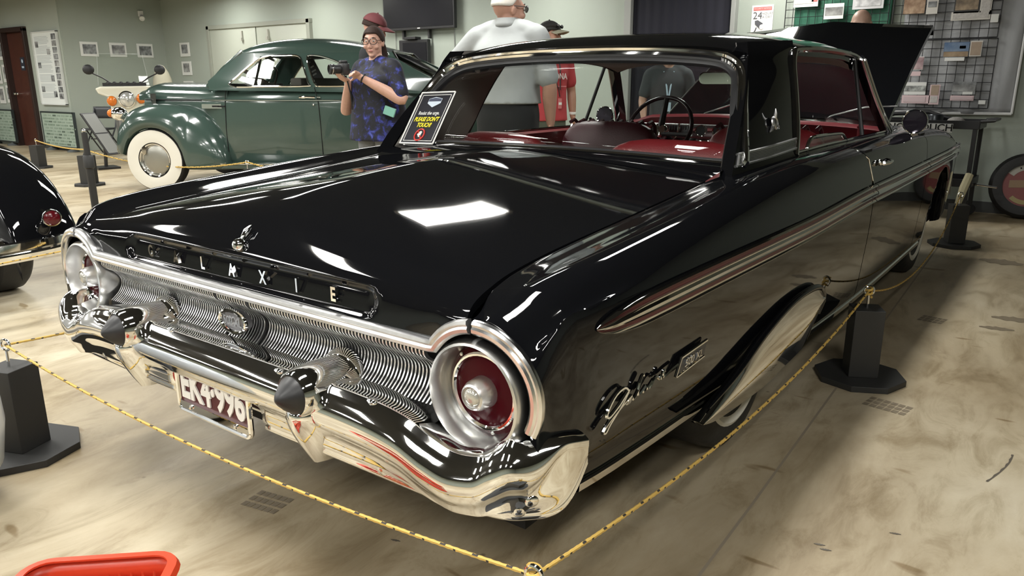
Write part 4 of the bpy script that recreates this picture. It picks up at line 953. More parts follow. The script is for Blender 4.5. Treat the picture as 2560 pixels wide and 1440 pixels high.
# front and rear fenders
def fender(x0, prof, name, y0=-.02, yin=.42):
    top = cr([(p[0], 0, p[1]) for p in prof], 6); rows = []
    n = len(top)
    for i, p in enumerate(top):
        t = i/(n-1); bul = math.sin(math.pi*min(max(t, .04), .96))**.6
        yo = y0+.16*(1-bul)
        rows.append([(p.x, yo+.05, max(p.z-.62*bul, .27)), (p.x, yo+.005, max(p.z-.42*bul, .29)), (p.x, yo, max(p.z-.26*bul, .30)), (p.x, yo+.03, max(p.z-.13*bul, .31)), (p.x, yo+.10, p.z-.035*bul), (p.x, yo+.20, p.z), (p.x, yo+.32, p.z-.02*bul), (p.x, yin+.1, p.z-.07*bul)])
    return rows
FP = [(-.50, .42), (-.47, .66), (-.40, .83), (-.22, .94), (.05, .975), (.32, .945), (.55, .86), (.73, .70), (.84, .50), (.88, .30)]
for m in (0, 1):
    def Y(p): return (p[0], 2*HW-p[1], p[2]) if m else p
    rows = []
    top = cr([(p[0], 0, p[1]) for p in FP], 6); n = len(top)
    for i, p in enumerate(top):
        t = i/(n-1); e = abs(2*t-1)**3; yo = -.03+.15*e
        zz = p.z; arch = .0
        q = .375**2-(p.x-.0)**2
        zb_ = .33+math.sqrt(q)*1.0 if q > 0 else (.25 if p.x > 0 else .40)
        zb_ = min(zb_, zz-.02)
        h = zz-zb_
        rows.append([Y((p.x, yo+.06, zb_-.0)), Y((p.x, yo+.012, zb_+.02*min(1, h/.1))), Y((p.x, yo, zb_+h*.25)), Y((p.x, yo+.01, zb_+h*.5)), Y((p.x, yo+.05, zb_+h*.75)), Y((p.x, yo+.12, zb_+h*.93)), Y((p.x, yo+.22, zz)), Y((p.x, yo+.36, zz-.02*(1-e))), Y((p.x, .46, zz-.10))])
    MB().grid(rows).build('front_fender', GREEN, BU, smooth=60)
    RP = [(2.45, .30), (2.50, .55), (2.62, .74), (2.82, .86), (3.07, .90), (3.35, .84), (3.62, .66), (3.78, .45)]
    rows = []
    for p in cr([(a, 0, b) for a, b in RP], 5):
        e = abs((p.x-3.1)/.68)**3; yo = -.02+.15*e
        rows.append([Y((p.x, yo+.03, .28)), Y((p.x, yo, .28+(p.z-.28)*.3)), Y((p.x, yo+.01, .28+(p.z-.28)*.6)), Y((p.x, yo+.08, .28+(p.z-.28)*.9)), Y((p.x, yo+.2, p.z)), Y((p.x, .42, p.z-.03))])
    MB().grid(rows).build('rear_fender', GREEN, BU, smooth=60)
    bw2 = lambda mb, nme, mt: mb.build(nme, mt, BU)
    ax = (0, -1, 0) if not m else (0, 1, 0)
    for x in (0.0, 3.07):
        wheel_parts(Vector((x, .09 if not m else 2*HW-.09, .352)), ax, .352, .17, bw2, ww=(.56, .95), rim=.50, capm=mat('dull_hubcap', (.33, .325, .29), .35, .8), capr=.37)
    # running board
    if m == 0:
        MB().prism([(.82, .27), (.90, .33), (2.45, .33), (2.5, .27)], lambda a, b: (a, -.06, b), lambda a, b: (a, .25, b)).build('running_board', GREEN, BU, smooth=0, bevel=.015)
        MB().tube([(.84, -.065, .325), (1.6, -.068, .333), (2.45, -.065, .33)], .008, 6).build('running_board_strip', CHROME, BU)
        lp = MB().sphere((-.47, .16, .86), (.10, .075, .075), 16, 10); HLg = lp.build('headlight_pod', CHROME, BU)
        subc(MB().sphere((-.565, .15, .865), (.035, .05, .045), 14, 8), 'amber_lens', mat('amber_lens', (.60, .16, .02), .15), HLg)
# lower body
def bx_(x): # half width (y of near face) and heights along x
    return pch([-.35, .2, .9, 1.4, 2.4, 3.3, 4.05], [.42, .30, .125, .09, .09, .22, .45])(x)
BT = pch([-.35, .55, .9, 2.4, 3.0, 3.6, 4.05], [1.02, 1.04, 1.15, 1.15, 1.12, .98, .60])
rows = []
xs = [-.30, -.1, .2, .5, .7, .86, 1.0, 1.3, 1.7, 2.0, 2.4, 2.8, 3.2, 3.6, 3.9, 4.05]
for x in xs:
    y, zt = bx_(x), BT(x)
    q_ = lambda z: min(z, zt-.002*(1.1-z))
    rows.append([(x, y+.06, .27), (x, y+.01, .36), (x, y, q_(.62)), (x, y+.004, q_(.90)), (x, y+.002, q_(.985)), (x, y+.012, q_(1.03)), (x, y+.07, max(zt-.03, 1.0) if x < 3.2 else zt), (x, y+.12, zt)])
MB().grid(rows).build('body_side', GREEN, BU, smooth=35)
MB().grid([[(p[0], 2*HW-p[1], p[2]) for p in r] for r in rows]).build('body_side', GREEN, BU, smooth=35)
MB().tube([(x, bx_(x)+.0, 1.012) for x in np.linspace(.55, 2.6, 20)], .008, 6).build('belt_moulding', CHROME, BU)
MB().tube([(x, bx_(x)-.002, 1.012) for x in np.linspace(-.28, .55, 12)], .006, 6).build('hood_moulding', DARK, BU)
dl = MB()
for pts in ([(.885, 1.15), (.86, 1.0), (.84, .7), (.845, .37)], [(1.93, 1.15), (1.965, .98), (1.975, .7), (1.98, .37)]):
    dl.tube([(a, bx_(a)-.0005, b) for a, b in pts], .0045, 4)
dl.build('door_gap', DARK, BU)
hd = MB().tube([(1.76, .075, 1.045), (1.84, .055, 1.048), (1.94, .06, 1.045)], .014, 8).tube([(1.955, .08, 1.045), (2.0, .075, 1.045)], .010, 6).sphere((1.91, .085, .965), .013, 8, 6)
hd.build('door_handle', CHROME, BU)
vt = MB().prism(rrect(.31, .05, .01), lambda a, b: (.72+a, bx_(.72)-.012, .945+b), lambda a, b: (.72+a, bx_(.72)+.03, .945+b)); VT = vt.build('side_vents', CHROME, BU, smooth=0)
v2 = MB()
for k in range(3): v2.box((.60+.09*k+.04, bx_(.65+.09*k)-.014, .945), (.07, .008, .018))
sub(v2.build('vent_slots', DARK, smooth=0), VT)
# hood
rows = []
for x in np.linspace(-.52, .88, 16):
    k = sstep(-.52, -.25, x); y0 = bx_(x)+.02; zc = 1.12+.085*k-.02*sstep(.2, .9, x)*0; zs = 1.0
    w = (HW-y0)*(.55+.45*k)
    rows.append([(x, HW-w*math.cos(a), zs+(zc-zs)*(math.sin(a)**.55)) for a in np.linspace(0, math.pi, 25)])
MB().grid(rows).build('hood', GREEN, BU, smooth=50)
fr = MB()
rows = []
for z in np.linspace(.45, 1.08, 9):
    rows.append([(-.55+.35*((y-HW)/.55)**2+.10*(z-.5), y, z) for y in np.linspace(HW-.6, HW+.6, 17)])
MB().grid(rows).build('front_grille', ALU2, BU)
MB().tube([(-.56+.4*((y-HW)/.85)**2, y, .46) for y in np.linspace(.0, 2*HW, 15)], .05, 8, flat=.5).build('front_bumper', CHROME, BU)
# greenhouse side with window openings (curve fill)
def holes(name, outer, hs, thick, m, parent, yfun):
    c = bpy.data.curves.new('c', 'CURVE'); c.dimensions = '2D'; c.fill_mode = 'BOTH'; c.extrude = thick/2
    for poly in [outer]+hs:
        s_ = c.splines.new('POLY'); s_.points.add(len(poly)-1); s_.use_cyclic_u = True
        for i, p in enumerate(poly): s_.points[i].co = (p[0], p[1], 0, 1)
    o = bpy.data.objects.new('t', c); COL.objects.link(o); dg = bpy.context.evaluated_depsgraph_get(); dg.update()
    me = o.evaluated_get(dg).to_mesh(); mb = MB(); mb.add([yfun(v.co) for v in me.vertices], [tuple(p.vertices) for p in me.polygons])
    o.evaluated_get(dg).to_mesh_clear(); bpy.data.objects.remove(o); bpy.data.curves.remove(c)
    return mb.build(name, m, parent, smooth=30)
ROOFP = cr([(.58, 0, 1.17), (.74, 0, 1.32), (.92, 0, 1.475), (1.06, 0, 1.575), (1.25, 0, 1.635), (1.58, 0, 1.665), (2.0, 0, 1.655), (2.36, 0, 1.60), (2.70, 0, 1.50), (3.05, 0, 1.33), (3.5, 0, 1.10), (3.9, 0, .82), (4.08, 0, .58)], 4)
def rz_(x): return float(np.interp(x, [p.x for p in ROOFP], [p.z for p in ROOFP]))
W1 = [tuple(p)[:2] for p in cr([(.955, 1.165, 0), (1.03, 1.27, 0), (1.17, 1.40, 0), (1.30, 1.475, 0), (1.50, 1.492, 0), (1.69, 1.482, 0), (1.755, 1.40, 0), (1.855, 1.20, 0), (1.845, 1.165, 0), (1.4, 1.160, 0)], 4, True)]
W2 = [tuple(p)[:2] for p in cr([(1.80, 1.46, 0), (1.85, 1.487, 0), (2.0, 1.465, 0), (2.2, 1.395, 0), (2.35, 1.29, 0), (2.40, 1.19, 0), (2.36, 1.165, 0), (2.0, 1.16, 0), (1.935, 1.18, 0), (1.87, 1.30, 0)], 4, True)]
outer = [(.70, 1.12)]+[(p.x+.03, min(p.z-.02, 1.535)) for p in ROOFP if .62 < p.x < 3.35]+[(3.42, 1.08)]
def inn(z): return .11+.30*sstep(1.1, 1.75, z)*.75+.12*max(0, z-1.1)
for m in (0, 1):
    ff = (lambda v: (v.x, inn(v.y)+v.z, v.y)) if not m else (lambda v: (v.x, 2*HW-inn(v.y)+v.z, v.y))
    holes('window_frame_side', outer, [W1, W2], .03, GREEN, BU, ff)
    for Wn in (W1, W2):
        MB().tube([ff(Vector((a, b, -.018 if not m else .018))) for a, b in Wn], .011, 6, closed=True).build('window_trim', CHROME, BU)
        MB().prism(Wn, lambda a, b: ff(Vector((a, b, 0))), lambda a, b: ff(Vector((a, b, .004)))).build('side_glass', GLASS, BU, smooth=0)
    MB().tube([ff(Vector((1.255, 1.475, -.012))), ff(Vector((1.235, 1.165, -.012)))], .012, 6).build('vent_post', CHROME, BU)
# roof shell: from one side rail to the other
rows = []
for p in [q for q in ROOFP if q.x > .9]:
    zc = rz_(p.x)+.025; row = []; zs = min(zc-.03, 1.51) if p.x < 2.75 else max(zc-.5, .75 if p.x < 3.6 else .5)
    ye = inn(zs)-.012 if p.x < 2.75 else bx_(min(p.x, 4.0))+.02
    for a in np.linspace(0, math.pi, 21):
        row.append((p.x, HW-(HW-ye)*math.copysign(abs(math.cos(a))**.75, math.cos(a)), zs+(zc-zs)*math.sin(a)**.62))
    rows.append(row)
nr = 0
# leave the rear window opening: split the shell into three strips behind x=2.72
k0 = [i for i, r in enumerate(rows) if r[0][0] > 2.66][0]; k1 = [i for i, r in enumerate(rows) if r[0][0] > 3.05][0]
MB().grid(rows[:k0+1]).build('roof', GREEN, BU, smooth=60)
MB().grid(rows[k1:]).build('rear_deck', GREEN, BU, smooth=60)
for sl in (slice(0, 7), slice(14, 21)): MB().grid([r[sl] for r in rows[k0:k1+1]]).build('rear_pillar', GREEN, BU, smooth=60)
MB().grid([r[6:15] for r in rows[k0:k1+1]]).build('rear_glass', glass_mat('dark_glass', (.45, .43, .38)), BU)
MB().tube([Vector(p)+Vector((.005, 0, .008)) for p in [r[6] for r in rows[k0:k1+1]]+rows[k1][7:14]+[r[14] for r in rows[k0:k1+1]][::-1]+rows[k0][7:14][::-1]], .012, 6, closed=True).build('rear_glass_trim', CHROME, BU)
# windscreen posts and glass, cabin
wsr = [[(.60+.32*s+.05*(-(abs(y)**2))+.06, HW+.60*y*(1-.18*s), 1.16+.36*s) for y in np.linspace(-1, 1, 9)] for s in (0, .5, 1)]
MB().grid(wsr).build('windshield', GLASS, BU)
MB().tube([(.68, HW, 1.16), (1.0, HW, 1.53)], .014, 6).build('windshield_post', CHROME, BU)
for y in (.26, 2*HW-.26): MB().tube([(.62, y-.04 if y < HW else y+.04, 1.15), (.80, y, 1.34), (1.02, y+.07 if y < HW else y-.07, 1.54)], .028, 8).build('front_pillar', GREEN, BU)
MB().box((1.80, HW, .98), (1.4, 1.4, .2)).build('cabin_base', mat('cabin_dark', (.03, .028, .026), .7), BU, smooth=0)
MB().box((1.66, HW, 1.13), (.14, 1.35, .24)).box((2.45, HW, 1.16), (.2, 1.3, .16)).build('seat', mat('brown_seat', (.05, .042, .035), .7), BU, bevel=.03)
sw = Matrix.Translation((1.14, .62, 1.19)) @ Matrix.Rotation(R(-62), 4, 'Y')
MB().tube([sw @ Vector((.2*math.cos(a), .2*math.sin(a), 0)) for a in np.linspace(0, 2*math.pi, 33)[:-1]], .012, 6, closed=True).tube([sw @ Vector((0, 0, 0)), sw @ Vector((.0, .0, .5))], .025, 6).tube([sw @ Vector((0, -.2, 0)), sw @ Vector((0, .2, 0))], .01, 6).build('steering_wheel', mat('brown_wheel', (.06, .045, .035), .3), BU)
MB().box((.86, HW, 1.14), (.12, 1.3, .10)).build('dashboard', mat('cabin_dark'), BU, smooth=0, bevel=.02)
MB().box((1.12, HW-.12, 1.45), (.03, .2, .07)).build('mirror', BLACK, BU, smooth=0, bevel=.01)
# notice in the coupe window
NS = thing('warning_sign', 'dark notice board leaning in the side window of the green coupe', 'sign', GO, ga_)
ns = Matrix.Translation((1.52, 1.05, 1.335)) @ Matrix.Rotation(R(-27), 4, 'Y')
MB().add([ns @ Vector(p) for p in ((-.085, 0, -.15), (.085, 0, -.15), (.085, 0, .15), (-.085, 0, .15), (-.085, .008, -.15), (.085, .008, -.15), (.085, .008, .15), (-.085, .008, .15))], [(0, 1, 2, 3), (4, 7, 6, 5), (0, 4, 5, 1), (1, 5, 6, 2), (2, 6, 7, 3), (3, 7, 4, 0)]).build('sign_board', mat('sign_dark', (.03, .03, .033), .5), NS, smooth=0)
mk = MB()
for z, w in ((.09, .07), (.03, .10), (-.02, .10), (-.06, .07)): mk.add([ns @ Vector(p) for p in ((-w/2, -.002, z), (w/2, -.002, z), (w/2, -.002, z+.018), (-w/2, -.002, z+.018))], [(0, 1, 2, 3)])
mk.build('sign_print', mat('grey_print', (.4, .4, .38), .6), NS, smooth=0)
# ================================================================== pre-war black and silver car at the left edge
PW_ = thing('prewar_car', 'black and silver pre-war car with a round red tail light at the left edge', 'car', (-3.45, .95, 0), 0, world=True)
SILV = mat('silver_paint', (.27, .27, .26), .3, .25, coat=.5)
def pwb(mb, n, m, **k): return mb.build(n, m, PW_, **k)
# the tail faces +x towards the viewer; fender arcs in x/z
FR = cr([(-4.65, 0, .30), (-4.50, 0, .62), (-4.20, 0, .82), (-3.85, 0, .865), (-3.52, 0, .835), (-3.27, 0, .755), (-3.08, 0, .64), (-2.94, 0, .50), (-2.87, 0, .38)], 6)
rows = []
for i, p in enumerate(FR):
    t = i/(len(FR)-1); w = .17+.02*math.sin(math.pi*t)
    rows.append([(p.x, .78+w*math.cos(a)*1.0, p.z-.10+.10*math.sin(a)**.8 if a not in (0, math.pi) else p.z-.22) for a in np.linspace(0, math.pi, 13)])
pwb(MB().grid(rows), 'rear_fender', PAINT, smooth=70)
rows = []
for i, p in enumerate(cr([(-5.2, 0, 1.35), (-4.4, 0, 1.30), (-3.9, 0, 1.12), (-3.55, 0, .90), (-3.30, 0, .68), (-3.12, 0, .47), (-3.06, 0, .36)], 5)):
    rows.append([(p.x, -.36+1.20*math.cos(a), max(p.z-.5*(1-math.sin(a)**.5), .36)) for a in np.linspace(.12, math.pi-.12, 21)])
pwb(MB().grid(rows), 'tail_body', SILV, smooth=70)
pwb(MB().tube([Vector((p.x+.014, .52, p.z-.22)) for p in cr([(-4.4, 0, 1.24), (-3.9, 0, 1.10), (-3.56, 0, .90), (-3.36, 0, .72), (-3.33, 0, .62), (-3.42, 0, .56)], 5)], .007, 6), 'trunk_gap', DARK)
rows = []
bp_ = cr([(-3.05, -1.6, 0), (-2.84, -1.0, 0), (-2.74, -.3, 0), (-2.72, .3, 0), (-2.75, .66, 0), (-2.83, .86, 0), (-2.93, .92, 0)], 6)
pwb(MB().sweep([(-.012, -.055), (.012, -.05), (.016, -.012), (.006, 0), (.016, .012), (.012, .05), (-.012, .055)], [p+Vector((0, 0, .345)) for p in bp_], (1, .2, 0)), 'rear_bumper', CHROME, smooth=35)
lp = MB().lathe([(.02, -.10), (.038, -.06), (.047, -.02), (.049, .0), (.046, .007), (.041, .007)], (-2.83, .79, .488), (1, -.25, .05), 24).tube([(-3.05, .80, .52), (-2.86, .795, .492)], .02, 8)
LPW = pwb(lp, 'tail_light', CHROME); subc(MB().lathe([(.041, .005), (.025, .014), (0, .017)], (-2.83, .79, .488), (1, -.25, .05), 20), 'red_lens', mat('deep_red_lens', (.075, .003, .006), .15), LPW)
for y in (.70, -1.6): wheel_parts(Vector((-3.45, y, .33)), (0, 1, 0), .33, .19, lambda mb, n, m: pwb(mb, n, m), hub=False)
pwb(MB().box((-3.7, -.45, .42), (.9, 1.9, .2)), 'under_body', DARK, smooth=0)
# rope along the black car bumper
rope('rope', [(-2.62, -1.4, .30), (-2.60, -.3, .31), (-2.60, .3, .325), (-2.52, .98, .372), (-1.16, 2.3, .382)], 'yellow rope stretched in front of the pre-war car bumper at the left edge')
# ================================================================== things along the walls
PHOTOM = []
def print_mat(name, dark, light, sc=14., thr=.5):
    m = mat(name, dark, .6, noise=(sc, .35, light)); return m
GP = [print_mat('grey_print_a', (.03, .03, .035), (.38, .40, .40), 11), print_mat('grey_print_b', (.04, .04, .042), (.45, .46, .45), 8), print_mat('grey_print_c', (.025, .027, .03), (.33, .35, .35), 13)]
PAPER = mat('white_paper', (.72, .73, .70), .6)
def wallpic(name, label, cat_, c, w, h, nrm, paper=PAPER, prints=(), th=.012, group=None, parts='photo_print'):
    """flat print on a wall; nrm 'y' faces -Y, 'x' faces +X. prints: (du, dv, w, h, material)"""
    T = Matrix.Translation(c) @ (Matrix() if nrm == 'y' else Matrix.Rotation(R(90), 4, 'Z'))
    o = thing(name, label, cat_, c, 0 if nrm == 'y' else R(90), group)
    MB().box((0, 0, 0), (w, th, h)).build('mount_board', paper, o, smooth=0)
    for du, dv, pw, ph, pm in prints:
        MB().box((du, -th/2-.001, dv), (pw, .003, ph)).build(parts, pm, o, smooth=0)
    return o
for i, (y0, lb) in enumerate(((5.95, 'left of the three white mounted car photographs in the wall recess'), (6.47, 'middle one of the three white mounted car photographs in the wall recess'), (6.985, 'right of the three white mounted car photographs in the wall recess'))):
    wallpic('mounted_photo', lb, 'photo', (XC+.012, y0, 1.785), .31, .25, 'x', prints=[(.005, .0, .235, .165, GP[i])])
for i, (z, lb) in enumerate(((1.80, 'upper small photograph on the wall left of the double door'), (1.46, 'middle small photograph on the wall left of the double door'), (1.10, 'lowest small photograph just above the green coupe hood'))):
    wallpic('mounted_photo', lb, 'photo', (-12.35, YB-.012, z), .32, .25, 'y', prints=[(0, .01, .20, .16, GP[i])])
# information board
bd = [(.36, v, .17, .10, GP[k % 3]) for k, v in enumerate(np.linspace(.54, -.48, 10))]
bo = wallpic('info_board', 'tall white information board with text columns and a strip of photographs beside the brown door', 'board', (-13.64, YL-.02, 1.45), .97, 1.25, 'y', paper=mat('board_white', (.74, .78, .76), .5), prints=bd, th=.03)
tl = MB()
random.seed(3)
for k in range(46):
    v = .55-.0235*k
    if k % 7 == 6: continue
    w = .60*random.uniform(.8, 1); tl.box((-.10-(.6-w)/2, -.0165, v), (w, .002, .008))
o = tl.build('text_lines', mat('pale_text', (.42, .46, .47), .6), bo, smooth=0); o['kind'] = 'stuff'
for u, v in ((-.34, .42), (.10, .29), (-.33, .06), (.12, -.17), (-.33, -.36), (.14, -.45)): MB().box((u, -.0175, v), (.12, .003, .10)).build('photo_print', GP[int(abs(u*100)) % 3], bo, smooth=0)
fr = MB()
for sx in (-1, 1): fr.box((sx*.485, -.005, 0), (.02, .045, 1.27)); fr.box((0, -.005, sx*.63), (.99, .045, .02))
fr.build('board_frame', mat('board_frame', (.62, .64, .62), .4), bo, smooth=0)
# photos left of the door
k = 0
for x, z, lb in ((-15.62, 1.80, 'top photograph beside the left jamb of the brown door'), (-15.58, 1.38, 'upper middle photograph beside the left jamb of the brown door'), (-15.56, .99, 'lower photograph beside the left jamb of the brown door'), (-15.93, 1.35, 'upper photograph cut by the left edge of the frame'), (-15.93, .97, 'lower photograph cut by the left edge of the frame')):
    wallpic('mounted_photo', lb, 'photo', (x, YL-.012, z), .26, .33, 'y', prints=[(0, .01, .17, .22, GP[k % 3])]); k += 1
# low screens printed with a brick pattern
SCR = mat('pale_green_print', (.30, .38, .31), .5, noise=(5, .6, (.36, .44, .37)))
BRK = [mat('print_brick_a', (.20, .27, .21), .6), mat('print_brick_b', (.10, .14, .11), .6), mat('print_brick_c', (.25, .32, .26), .6)]
for xc, lb in ((-13.42, 'low pale green brick-patterned screen right of the brown door'), (-15.98, 'low pale green brick-patterned screen left of the brown door')):
    s_ = thing('display_screen', lb, 'screen', (xc, YL-.10, 0))
    MB().box((0, 0, .38), (1.24, .03, .60)).build('panel', SCR, s_, smooth=0)
    f = MB(); f.box((0, 0, .685), (1.29, .045, .025)); f.box((0, 0, .075), (1.29, .045, .025))
    for sx in (-1, 1): f.box((sx*.632, 0, .38), (.025, .045, .63))
    f.build('screen_frame', mat('screen_frame', (.03, .04, .04), .4), s_, smooth=0)
    for k in range(70):
        r_, c_ = divmod(k, 7); w = random.uniform(.10, .15)
        MB().box((-.52+.172*c_+(.07 if r_ % 2 else 0)*.9+random.uniform(-.02, .02), -.017, .125+.056*r_), (w, .005, random.uniform(.022, .03))).build('brick', random.choice(BRK[:1]*4+BRK[1:2]+BRK[2:]*4), s_, smooth=0)
    for sx in (-1, 1): MB().lathe([(0, 0), (.10, 0), (.10, .02), (.03, .05), (.02, .065), (0, .065)], (sx*.42, 0, 0), (0, 0, 1), 20).build('foot', mat('foot_grey', (.10, .11, .11), .5), s_)
# ceiling-side device on the recess wall
dv = thing('security_camera', 'small white security camera on the recess wall near the ceiling', 'camera', (XC+.02, 6.98, 2.38))
MB().box((0, 0, .07), (.03, .09, .10)).build('camera_bracket', WHITE, dv, smooth=0, bevel=.004)
MB().lathe([(0, -.02), (.045, -.02), (.05, 0), (.05, .08), (.04, .10), (.028, .10), (.026, .085), (0, .085)], (.03, 0, .0), (1, -.5, -.3), 20).build('camera_body', WHITE, dv)
# televisions
TVB = mat('screen_black', (.006, .006, .008), .3, spec=.25)
tv = thing('television', 'large black flat television mounted high on the wall above the woman', 'television', (-6.19, YB-.10, 2.31))
MB().box((0, 0, 0), (1.36, .06, .80)).build('housing', BLACK, tv, smooth=0, bevel=.008); MB().box((0, -.031, .01), (1.31, .006, .745)).build('screen', TVB, tv, smooth=0)
mt_ = MB().box((0, .06, 0), (.4, .08, .3))
for x in (-.35, .15): mt_.box((x, .05, -.45), (.03, .05, .14))
mt_.build('wall_mount', mat('mount_black', (.02, .02, .02), .5), tv, smooth=0); MB().box((.02, -.033, -.38), (.05, .006, .012)).build('logo_light', WHITE, tv, smooth=0)
mo = thing('monitor', 'smaller black monitor on the wall below the television', 'monitor', (-6.30, YB-.09, 1.60))
MB().box((0, 0, 0), (.56, .07, .36)).build('housing', BLACK, mo, smooth=0, bevel=.01); MB().box((.03, -.037, .0), (.46, .006, .28)).build('screen', TVB, mo, smooth=0)
MB().box((-.02, -.02, .20), (.22, .12, .035)).build('set_top_box', BLACK, mo, smooth=0, bevel=.005); MB().box((0, .05, 0), (.2, .05, .2)).build('wall_mount', BLACK, mo, smooth=0)
cb = MB().tube([(-6.75, YB-.01, 1.92), (-6.76, YB-.01, 1.4)], .006, 6); tag(cb.build('cable', mat('cable_grey', (.25, .26, .24), .5)), 'thin wall cable left of the smaller monitor', 'cable')
cb = MB().tube([(-5.62, YB-.01, 1.92), (-5.61, YB-.01, 1.5), (-5.6, YB-.01, 1.1)], .006, 6); tag(cb.build('cable', mat('cable_grey')), 'thin wall cable right of the smaller monitor', 'cable')
# 24 hours sign
sn = thing('notice', 'white 24 hours a day camera notice with a red band by the dark doorway', 'sign', (-1.325, YB-.01, 1.80))
MB().box((0, 0, 0), (.23, .008, .34)).build('board', mat('notice_white', (.80, .79, .74), .5), sn, smooth=0)
MB().box((0, -.005, .135), (.195, .003, .035)).build('red_band', mat('notice_red', (.62, .16, .15), .5), sn, smooth=0)
NTX = mat('notice_text', (.09, .09, .10), .6)
def tw(x, y, z): return Matrix.Translation((x, y, z)) @ TB
MB().text('24', .10, tw(-.05, -.006, .065), .001).build('notice_number', NTX, sn, smooth=0, merge=False)
MB().text('HOURS', .035, tw(.055, -.006, .085), .001).text('A DAY', .035, tw(.052, -.006, .052), .001).build('notice_text', mat('notice_grey', (.35, .35, .35), .6), sn, smooth=0, merge=False)
MB().text('SECURITY NOTICE', .022, tw(0, -.0075, .135), .001, bold=.0003).build('notice_heading', mat('notice_pink', (.75, .45, .42), .6), sn, smooth=0, merge=False)
pc = MB().prism([(-.075, .015), (-.045, .022), (.012, -.012), (-.02, -.065), (-.072, -.018)], lambda a, b: (a, -.008, b), lambda a, b: (a, -.004, b)); pc.tube([(-.055, -.006, -.05), (-.065, -.006, -.08), (-.085, -.006, -.11)], .006, 6)
pc.build('camera_symbol', NTX, sn, smooth=0); MB().prism([(.0+.022*math.cos(a), -.048+.026*math.sin(a)) for a in np.linspace(0, 2*math.pi, 17)[:-1]], lambda a, b: (a, -.009, b), lambda a, b: (a, -.004, b)).build('lens_symbol', mat('notice_white'), sn)
# ------------------------------------------------------------------ flags and wire grids
def cloth(x0, x1, z0, z1, y, amp, nx=40, nz=20, ph=0, drop=0):
    rows = []
    for j in range(nz+1):
        z = z1+(z0-z1)*j/nz
        rows.append([(x0+(x1-x0)*i/nx, y+amp*math.sin(i*.55+ph+j*.16)+amp*.6*math.sin(i*.23-j*.33+ph), z-drop*math.sin(i/nx*math.pi)*j/nz) for i in range(nx+1)])
    return MB().grid(rows)
FY = YB-.05
gf = cloth(-.98, -.06, 1.35, 2.50, FY, .008); tag(gf.build('green_flag', mat('flag_green', (.018, .105, .062), .7, noise=(6, .8, (.03, .15, .09))), solid=.003), 'green cloth flag hung behind the left wire grid', 'flag')
gb = cloth(.06, 1.04, .905, 2.55, FY, .012, 50, 30, 1.0); GB = thing('grey_flag', 'large grey cloth banner hung behind the right wire grid', 'flag', (.55, FY, .9), world=True)
gb.build('cloth', mat('flag_grey', (.30, .31, .32), .7, noise=(4, .8, (.37, .38, .39))), GB, solid=.003); MB().tube([(.06, FY-.006, .91), (.5, FY-.004, .905), (1.04, FY-.008, .91)], .012, 6, flat=.3).tube([(1.04, FY-.008, .91), (1.045, FY-.006, 1.6), (1.04, FY-.004, 2.5)], .010, 6, flat=.3).build('hem', mat('hem_white', (.66, .67, .66), .6), GB)
GM = mat('grid_black', (.010, .011, .013), .4)
def wiregrid(x0, x1, z0, z1, label, step=.0762):
    t = thing('wire_grid', label, 'grid panel', ((x0+x1)/2, YB-.085, z0), world=True)
    nx, nz = round((x1-x0)/step), round((z1-z0)/step)
    for i in range(nx+1):
        x = x0+(x1-x0)*i/nx; MB().tube([(x, YB-.085, z0), (x, YB-.085, z1)], .0045 if i in (0, nx) else .003, 5).build('vertical_wire', GM, t)
    for j in range(nz+1):
        z = z0+(z1-z0)*j/nz; MB().tube([(x0, YB-.09, z), (x1, YB-.09, z)], .0045 if j in (0, nz) else .003, 5).build('horizontal_wire', GM, t)
wiregrid(-1.06, -.08, 1.30, 2.50, 'black wire grid panel over the green flag')
wiregrid(-.04, .84, 1.575, 2.50, 'upper black wire grid panel over the grey banner')
wiregrid(-.04, .85, .955, 1.565, 'lower black wire grid panel over the grey banner')
PINK = mat('pink_paper', (.66, .50, .51), .6); PW2 = mat('paper_cream', (.62, .60, .55), .6)
def pinned(label, x, z, w, h, paper, prints, rz=0): return wallpic('pinned_print', label, 'print', (x, YB-.10, z), w, h, 'y', paper=paper, prints=prints, th=.004)
LT = mat('print_text_grey', (.42, .40, .38), .7, noise=(60, .5, (.6, .58, .55)))
pinned('white print with a red corner card at the top of the green flag', -.86, 1.99, .24, .14, PAPER, [(-.02, .01, .19, .10, LT), (.085, .02, .055, .09, mat('card_red', (.55, .14, .13), .6))])
pinned('landscape photograph on white card on the green flag', -.58, 1.865, .185, .145, PAPER, [(0, .0, .165, .075, print_mat('land_print', (.05, .05, .05), (.42, .42, .40), 9))])
pinned('large tilted grey map sheet beside the green flag', -.27, 2.02, .28, .30, mat('sheet_grey', (.62, .62, .63), .6), [(0, 0, .23, .25, print_mat('map_print', (.35, .35, .36), (.72, .72, .72), 16))])
pinned('desert landscape print left of a small clipping on the grey banner', .14, 1.87, .19, .14, BLACK, [(0, .0, .18, .13, print_mat('desert_print', (.16, .08, .04), (.50, .36, .24), 14))])
pinned('small cream clipping with a car picture above the raised hood', .29, 1.88, .095, .17, PW2, [(0, 0, .07, .05, GP[0]), (0, .05, .07, .03, LT)])
pinned('aerial track photograph on dark card at the top right of the grid', .57, 1.86, .20, .14, mat('dark_card', (.03, .03, .03), .5), [(0, .01, .18, .11, print_mat('track_print', (.07, .055, .04), (.42, .32, .21), 12))])
pinned('cream newspaper cutting below and beside the track photograph', .61, 1.765, .31, .075, PW2, [(0, 0, .28, .05, LT)]); pinned('tall newspaper column right of the track photograph', .72, 1.87, .09, .2, PW2, [(0, 0, .07, .16, LT)])
